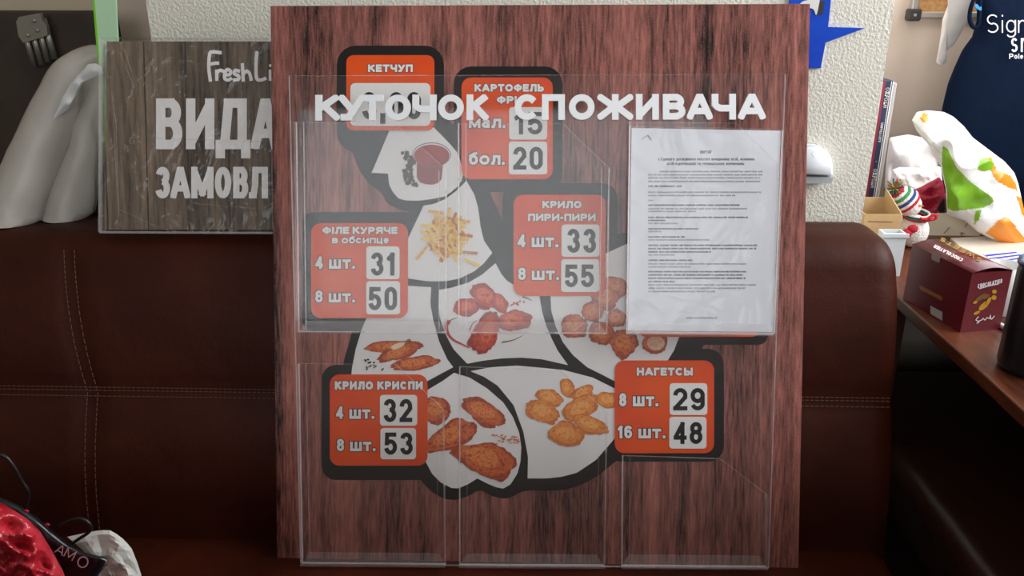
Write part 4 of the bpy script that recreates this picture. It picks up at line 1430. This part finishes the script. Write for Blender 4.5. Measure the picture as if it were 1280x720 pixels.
strip(0, .07, m_white_print, 'spine_stripe', lab='white edge stripe')
strip(.07, .32, m_dred, 'spine_stripe', lab='dark red stripe')
strip(.76, .82, m_white_print, 'spine_stripe', lab='white stripe')
strip(.90, 1.0, m_white_print, 'spine_stripe', lab='white edge stripe')
tb = []
cap = wbk * .35
for word, z1, ln in (('OXFORD', zb_top - .012, 4.4), ('UNIVERSITY', zb_top - .012 - .065, 7.4), ('•', zb_top - .15, .4), ('OXFORD', zb_top - .165, 4.4), ('UNIVERSITY', zb_top - .165 - .065, 7.4)):
    tb.append(MB())
    k = cap if word == 'OXFORD' else cap * .62
    for c, ps in lettering(word, ln * (1 if word != 'OXFORD' else 4.05 / 4.4 * 1.15), t=.24, gap=.14):
        for q_ in ps:
            # reads downwards: along = -z, letter tops towards +x
            tb[-1].add([(xa + wbk * (.38 if word == 'OXFORD' else .42) + b * k, YBk - .0008, z1 - a * k * (1.05)) for a, b in q_], [tuple(range(len(q_)))])
for m_b in tb:
    m_b.build('spine_lettering', m_white_print, binder, label='white capital lettering down the spine')
x2 = xa + wbk + .0015
tag(MB().rbox(x2, x2 + .007, YBk + .005, YBk + .21, ZD, zb_top - .004, .002).build('plastic_folder', clear('milky_folder', haze=.45, hazecol=(.9, .86, .86))), 'milky plastic folder standing against the striped binder', 'folder')

# white container and kraft box in front of the books
pc = at(1112, 345, z=ZD)
zc = at(1115, 292, pc.y).z
xc0, xc1 = at(1092, 320, pc.y).x, at(1129, 320, pc.y).x
xc0 = max(xc0, dx0 + .004)
cont = MB()
cont.bx(xc0, xc1, pc.y, pc.y + .003, ZD, zc).bx(xc0, xc1, pc.y + .022, pc.y + .025, ZD, zc)
cont.bx(xc0, xc0 + .003, pc.y + .003, pc.y + .022, ZD, zc).bx(xc1 - .003, xc1, pc.y + .003, pc.y + .022, ZD, zc)
cont.bx(xc0 + .003, xc1 - .003, pc.y + .003, pc.y + .022, ZD, ZD + .003)
cont.bx(xc0 - .003, xc1 + .003, pc.y - .003, pc.y, zc - .006, zc)
tag(cont.build('white_container', mat('pale_plastic', (214, 222, 226), .35)), 'small open white container beside the sofa corner, left of the chocolate box', 'container')
YKb = pc.y + .085
m_kraft = mat('kraft_card', (196, 164, 118), .7, col2=(186, 152, 106), nscale=20)
zk1 = at(1100, 268, YKb).z
xk0, xk1 = dx0 + .002, at(1125, 280, YKb).x
kb = thing('kraft_box', 'small open kraft cardboard box in front of the striped binder', 'box', loc=(xk0, YKb, ZD))
MB().bx(xk0, xk1, YKb, YKb + .002, ZD, zk1).bx(xk0, xk1, YKb + .07, YKb + .072, ZD, zk1 + .012).bx(xk0, xk0 + .002, YKb + .002, YKb + .07, ZD, zk1).bx(xk0 + .002, xk1, YKb + .002, YKb + .07, ZD, ZD + .002).build('tray', m_kraft, kb)
MB().prism([Vector((xk1, YKb, ZD)), Vector((xk1, YKb + .072, ZD)), Vector((xk1 - .004, YKb + .072, zk1 + .028)), Vector((xk1, YKb, zk1))],
           [Vector((xk1 + .002, YKb, ZD)), Vector((xk1 + .002, YKb + .072, ZD)), Vector((xk1 - .002, YKb + .072, zk1 + .028)), Vector((xk1 + .002, YKb, zk1))]).build('side_flap', m_kraft, kb)
PKb = Plane((xk0, YKb - .0003, ZD), (1, 0, 0), (0, 0, 1))
prints(PKb, [[(1085, 276.5), (1116, 277), (1116, 278), (1085, 277.5)]], .0002).build('printed_line', mat('brown_ink', (120, 92, 60), .7), kb)

# knitted snowman
sb = at(1141, 300, 1.49)
snow = thing('knitted_snowman', 'small knitted snowman with striped hat, scarf and red mittens behind the chocolate box', 'soft toy', loc=(sb.x, sb.y, ZD))
m_wool = mat('white_wool', (238, 234, 230), .9, bump=(260, .8, .004))
m_rwool = mat('red_wool', (190, 30, 50), .9, bump=(260, .8, .004))
m_gwool = mat('green_wool', (66, 150, 84), .9, bump=(260, .8, .004))
m_bwool = mat('blue_wool', (44, 74, 140), .9, bump=(260, .8, .004))
pb_ = at(1143, 283, sb.y)
ph = at(1136, 256, sb.y)
zbase = ZD
MB().ball((pb_.x, sb.y, (zbase + pb_.z + .022) / 2), .026, 24, sq=(1, .95, (pb_.z + .022 - zbase) / 2 / .026)).build('body', m_wool, snow, True)
MB().ball(tuple(ph), .022, 20, sq=(1, 1, .95)).build('head', m_wool, snow, True)
hax = (at(1117, 235, sb.y) - at(1138, 258, sb.y)).normalized()
hatp = [(.0245, .003, 2), (.0245, .008, 0), (.0235, .013, 3), (.022, .018, 0), (.020, .023, 1), (.0175, .028, 0), (.013, .033, 2), (.006, .038, 2)]
hm = MB()
for (r_a, h_a, s_a), (r_b, h_b, s_b) in zip(hatp, hatp[1:]):
    hm.lathe(tuple(ph), [(r_a, h_a), (r_a + .0012, (h_a + h_b) / 2), (r_b, h_b)], 22, hax, s_a)
hm.build('hat', [m_wool, m_gwool, m_rwool, m_bwool], snow, True, label='striped knitted hat')
pm = MB()
pc_ = ph + hax * .042
r_ = random.Random(3)
for i in range(90):
    d = Vector((r_.gauss(0, 1), r_.gauss(0, 1), r_.gauss(0, 1))).normalized()
    pm.tube([pc_, pc_ + d * r_.uniform(.013, .021)], .0011, 4, i % 4)
pm.build('pompom', [m_gwool, m_rwool, m_bwool, mat('yellow_wool', (196, 166, 70), .9)], snow, label='shaggy many-coloured pompom')
sc = MB()
for k in range(4):
    cz = pb_.z + .018 + .0025 * k
    sc.tube([(pb_.x + .0215 * math.cos(a), sb.y + .0215 * math.sin(a), cz + .003 * math.sin(a)) for a in [2 * math.pi * i / 20 for i in range(20)]], .0022, 6, k % 4, closed=True)
sc.tube([at(x_, y_, sb.y - .028) for x_, y_ in smooth_poly([(1150, 273), (1158, 274), (1166, 269), (1171, 270), (1168, 274), (1161, 275)], 4, False)], .0028, 6, 0)
sc.build('scarf', [m_rwool, m_gwool, m_bwool, m_wool], snow, True, label='striped scarf with a loose end')
MB().lathe(tuple(at(1144, 256.5, sb.y - .016)), [(.0032, 0), (.0028, .006), (.0004, .014)], 12, Vector((.95, -.3, 0))).build('nose', mat('orange_felt', (226, 140, 84), .8), snow, True, label='orange carrot nose')
MB().ball(tuple(at(1140.5, 253, sb.y - .02)), .0016, 8).build('eye', m_black_print, snow, True)
for x_, y_ in ((1134, 291), (1141, 286)):
    MB().ball(tuple(at(x_, y_, sb.y - .026)), .0095, 14, sq=(1, .7, .8)).build('mitten', m_rwool, snow, True, label='red knitted mitten')

# cream carton with stitched flap, behind the chocolate box
YCc = 1.56
PCc = Plane(at(1185, 300, YCc), (1, 0, 0), (0, .25, 1))
cart = thing('cream_carton', 'cream cardboard carton with stitched edges behind the chocolate box', 'box', PCc.matrix())
zz = ZD
lowx = [at(1150, 312, YCc), at(1218, 312, YCc)]
m_cream = mat('cream_card', (222, 208, 186), .7)
slab(PCc, [(1152, 266), (1220, 266), (1213, 303), (1150, 303)], -.03, 0).build('carton', m_cream, cart)
mb = MB()
for a, b in (((1211, 277), (1206, 284)), ((1203, 290), (1201, 296)), ((1200, 291), (1206, 292)), ((1180, 292), (1187, 284))):
    p, q_ = PCc.hit(*a, .0004), PCc.hit(*b, .0004)
    mb.tube([p, q_], .0007, 6)
mb.build('stitch', mat('dark_stitch', (120, 80, 70), .7), cart, label='dark stitches')

# red gift bag and white cloths behind
m_cloth = mat('white_cloth', (234, 230, 228), .8, bump=(25, .2, .01))
tag(pillow('white_cloth', [(1108, 200), (1112, 172), (1135, 168), (1155, 172), (1168, 180), (1176, 196), (1180, 222), (1176, 290), (1110, 290), (1106, 230)], 1.73, .03, m_cloth, amp=.012, freq=22, seed=8, zmin=ZD + .0005, ridged=True),
    'folded white cloth heaped behind the snowman', 'cloth')
tag(pillow('white_parcel', [(1116, 212), (1124, 209), (1150, 210), (1176, 208), (1178, 226), (1160, 234), (1140, 240), (1134, 290), (1112, 290), (1112, 230)], 1.665, .014, mat('white_tissue', (242, 238, 236), .7), amp=.006, freq=40, seed=4, zmin=ZD + .0005, ridged=True, smooth=False),
    'crumpled white paper parcel above the red gift bag', 'parcel')
gbag = thing('red_gift_bag', 'dark red paper gift bag lying open behind the snowman', 'bag', loc=tuple(at(1160, 290, 1.60)))
m_red = mat('crimson_paper', (168, 32, 62), .5, bump=(30, .3, .01))
pillow('bag_body', [(1132, 242), (1150, 234), (1174, 221), (1179, 228), (1182, 246), (1176, 268), (1172, 300), (1130, 300), (1128, 262)], 1.60, .018, m_red, gbag, amp=.012, freq=34, seed=2, zmin=ZD + .0005, ridged=True, smooth=False)
pillow('mouth_shade', [(1172, 262), (1180, 246), (1182, 266), (1176, 268)], 1.585, .003, m_black_print, gbag, n=24, rings=4, label='black patch standing for the shade inside the bag mouth')  # shade inside the mouth put in as a black body

# plastic carrier bag
green_a = [(1178, 182), (1184, 186), (1196, 210), (1214, 228), (1240, 246), (1243, 252), (1230, 260), (1196, 264), (1184, 262), (1184, 240), (1178, 212)]
green_b = [(1222, 205), (1226, 197), (1235, 197), (1242, 204), (1240, 212), (1228, 214), (1222, 212)]
green_c = [(1220, 264), (1228, 262), (1224, 276), (1218, 282)]
orange_a = [(1234, 196), (1238, 196), (1246, 212), (1262, 218), (1268, 226), (1272, 238), (1262, 234), (1246, 226), (1240, 218)]
orange_b = [(1255, 270), (1262, 272), (1275, 290), (1283, 300), (1280, 312), (1250, 302), (1232, 292)]
orange_c = [(1151, 142), (1158, 142), (1160, 152), (1154, 154), (1150, 150)]
orange_d = [(1270, 244), (1282, 250), (1284, 275), (1278, 268)]


def bagpick(px, py):
    for q_ in (green_a, green_b, green_c):
        if inside((px, py), q_):
            return 1
    for q_ in (orange_a, orange_b, orange_c, orange_d):
        if inside((px, py), q_):
            return 2
    return 0


m_bagw = mat('white_carrier_plastic', (238, 240, 238), .35)
m_bagg = mat('green_carrier_print', (126, 184, 40), .35)
m_bago = mat('orange_carrier_print', (240, 150, 44), .35)
tag(pillow('carrier_bag', [(1140, 150), (1146, 140), (1160, 138), (1180, 140), (1192, 146), (1205, 158), (1216, 172), (1240, 190), (1256, 202), (1268, 216), (1273, 230), (1280, 262), (1290, 300), (1276, 312), (1250, 304), (1222, 290), (1206, 276), (1184, 268), (1182, 235), (1176, 208), (1160, 180), (1146, 164)],
           1.52, .045, [m_bagw, m_bagg, m_bago], amp=.022, freq=12, seed=6, zmin=ZD + .0005, ridged=True, pick=bagpick, rings=40, n=220, centre=(1210, 220)),
    'white plastic carrier bag with green and orange prints on the desk', 'carrier bag')

# corkboard on the recess wall
YK = YN - .001
ck = thing('corkboard', 'cork notice board with aluminium frame on the recess wall, top right', 'notice board', loc=tuple(at(1135, 18, YK)))
pa, pz = at(1135, 18, YK), at(1200, 22, YK)
cx0, cz0 = pa.x, pz.z
MB().bx(cx0 + .006, cx0 + .60, YK - .008, YK, cz0 + .006, cz0 + .42).build('cork_panel', mat('cork', (196, 150, 98), .8, col2=(168, 122, 76), nscale=120), ck)
m_al = mat('brushed_aluminium', (200, 200, 198), .35, metal=.6)
MB().rbox(cx0, cx0 + .012, YK - .016, YK, cz0, cz0 + .42, .002).build('frame_rail', m_al, ck)
MB().rbox(cx0 + .012, cx0 + .60, YK - .016, YK, cz0, cz0 + .012, .002).build('frame_rail', m_al, ck)
MB().rbox(cx0 - .007, cx0 + .02, YK - .021, YK - .0005, cz0 - .006, cz0 + .018, .004).build('corner_cap', mat('dark_grey_plastic', (62, 60, 60), .5), ck, label='dark plastic corner cap')
MB().lathe((cx0 + .006, YK - .0205, cz0 + .006), [(.003, 0), (.003, .002), (.001, .0025)], 12, (0, -1, 0)).build('screw', m_al, ck)

# garment and white strip hanging at the right
YG = 1.72
m_navyc = mat('navy_fabric', (7, 22, 44), .85, spec=.1, bump=[(500, .3, .001), (9, .35, .02)])
gar = thing('hanging_garment', 'navy fabric garment with white lettering hanging at the right edge', 'garment', loc=tuple(at(1250, 200, YG)))
pillow('fabric_body', [(1214, -40), (1219, 0), (1222, 22), (1215, 46), (1203, 62), (1193, 84), (1185, 104), (1179, 128), (1175, 150), (1172, 190), (1178, 240), (1230, 262), (1300, 270), (1400, 262), (1430, 100), (1380, -60), (1290, -70)],
       YG, .035, m_navyc, gar, amp=.010, freq=9, seed=1, zmin=ZD + .0005, power=6, rings=26, n=140, Db=.02)
MB().tube([at(x_, y_, YG - .042) for x_, y_ in smooth_poly([(1222, -10), (1214, 8), (1212, 24), (1217, 34), (1223, 30), (1224, 12), (1226, -8)], 5, False)], .004, 8).build('collar_loop', m_navyc, gar, True)
PGm = Plane((0, YG - .050, 1.2), (1, 0, 0), (0, 0, 1))
q = [[(a + (40 - b) * .0, b) for a, b in k] for c, ps in text_px('Signature'[:4], (1233, 18, 1284, 41), t=.07, gap=.11) for k in ps]
q += [k for c, ps in text_px('sr', (1263.5, 40, 1283, 65), t=.1, gap=.15) for k in ps]
q += [k for c, ps in text_px('Pole', (1261.5, 67, 1279, 73.5), t=.19, gap=.15) for k in ps]
prints(PGm, q, 0).build('printed_lettering', m_white_print, gar, label='white printed lettering')
slab(PGm, smooth_poly([(1218, 7), (1221, 5), (1224, 9), (1226, 8), (1226, 13), (1221, 11)], 3), -.001, .001).build('blue_tag', mat('bright_blue_thread', (40, 140, 220), .6), gar, label='small bright blue tag')
tag(pillow('white_strip', [(1186, -40), (1226, -40), (1219, 2), (1206, 34), (1193, 56), (1183, 64), (1183, 78), (1176, 82), (1170, 78), (1173, 64), (1176, 42), (1178, 24), (1186, 4)],
           1.79, .012, m_cloth, amp=.004, freq=30, seed=11, centre=(1184, 30)), 'white cloth strip hanging between the corkboard and the navy garment', 'cloth strip')

# ------------------------------------------------------------------ bags on the seat, lower left
m_pink = mat('red_foil', (176, 24, 38), .25, col2=[(206, 60, 74), (150, 16, 26)], nscale=22, bump=(26, .6, .02))
m_blackbag = mat('black_glossy_card', (24, 24, 28), .25, bump=(18, .3, .01))
YRd = .80
tag(pillow('red_foil_bag', [(-60, 640), (-30, 622), (0, 628), (18, 638), (36, 650), (50, 664), (66, 690), (78, 712), (88, 740), (96, 780), (96, 826), (-60, 826)], YRd, .05, m_pink, amp=.020, freq=38, seed=9, zmin=ZS + .0005, ymax=.985, ridged=True, rings=26, n=140),
    'crumpled glossy red foil bag on the seat, bottom left corner', 'bag')
bb = thing('black_gift_bag', 'glossy black gift bag with white lettering and cord handles, behind the red foil bag', 'bag', loc=tuple(at(70, 790, .86)))
pillow('bag_body', [(-40, 618), (0, 621), (22, 630), (46, 646), (62, 660), (84, 678), (104, 690), (136, 698), (122, 722), (112, 775), (-40, 775)], .865, .018, m_blackbag, bb, amp=.006, freq=20, seed=5, zmin=ZS + .0005, ymax=.985, ridged=True, power=6)
PBb = Plane(at(95, 700, .838), (1, 0, 0), (0, 0, 1))
q = []
for ch, o, s in (('A', (68, 690), 12), ('M', (79, 695), 13), ('O', (94, 706), 15)):
    ps, w = glyph(ch, 1.0, .11)
    a = math.radians(28)
    q += [[(o[0] + (x_ * math.cos(a) + y_ * math.sin(a)) * s, o[1] + (x_ * math.sin(a) - y_ * math.cos(a)) * s) for x_, y_ in k] for k in ps]
prints(PBb, q, .0).build('printed_lettering', m_white_print, bb, label='white lettering')
for pts in ([(-6, 568), (6, 570), (18, 584), (28, 602), (36, 616), (33, 634)], [(74, 657), (90, 650), (104, 649), (114, 658), (110, 666), (98, 674), (90, 680)]):
    MB().tube([at(x_, y_, .86) for x_, y_ in smooth_poly(pts, 5, False)], .0022, 8).build('cord_handle', mat('black_cord', (20, 20, 22), .35), bb, True, label='black cord handle')
for x_, y_ in ((33, 639), (59, 656)):
    MB().ball(tuple(at(x_, y_, .842)), .0028, 10, sq=(1.2, .6, .8)).build('red_bead', m_red, bb, True, label='small red bead')
tag(pillow('white_paper_bag', [(84, 671), (98, 668), (116, 664), (136, 662), (150, 670), (164, 684), (172, 704), (180, 730), (188, 772), (84, 772), (96, 700), (106, 690)], .885, .02, mat('white_bag_paper', (214, 216, 208), .6), amp=.010, freq=26, seed=14, zmin=ZS + .0005, ymax=.985, ridged=True, smooth=False, rings=10, n=44, Db=.01, centre=(135, 715)),
    'crumpled white paper bag on the seat, right of the black gift bag', 'bag')
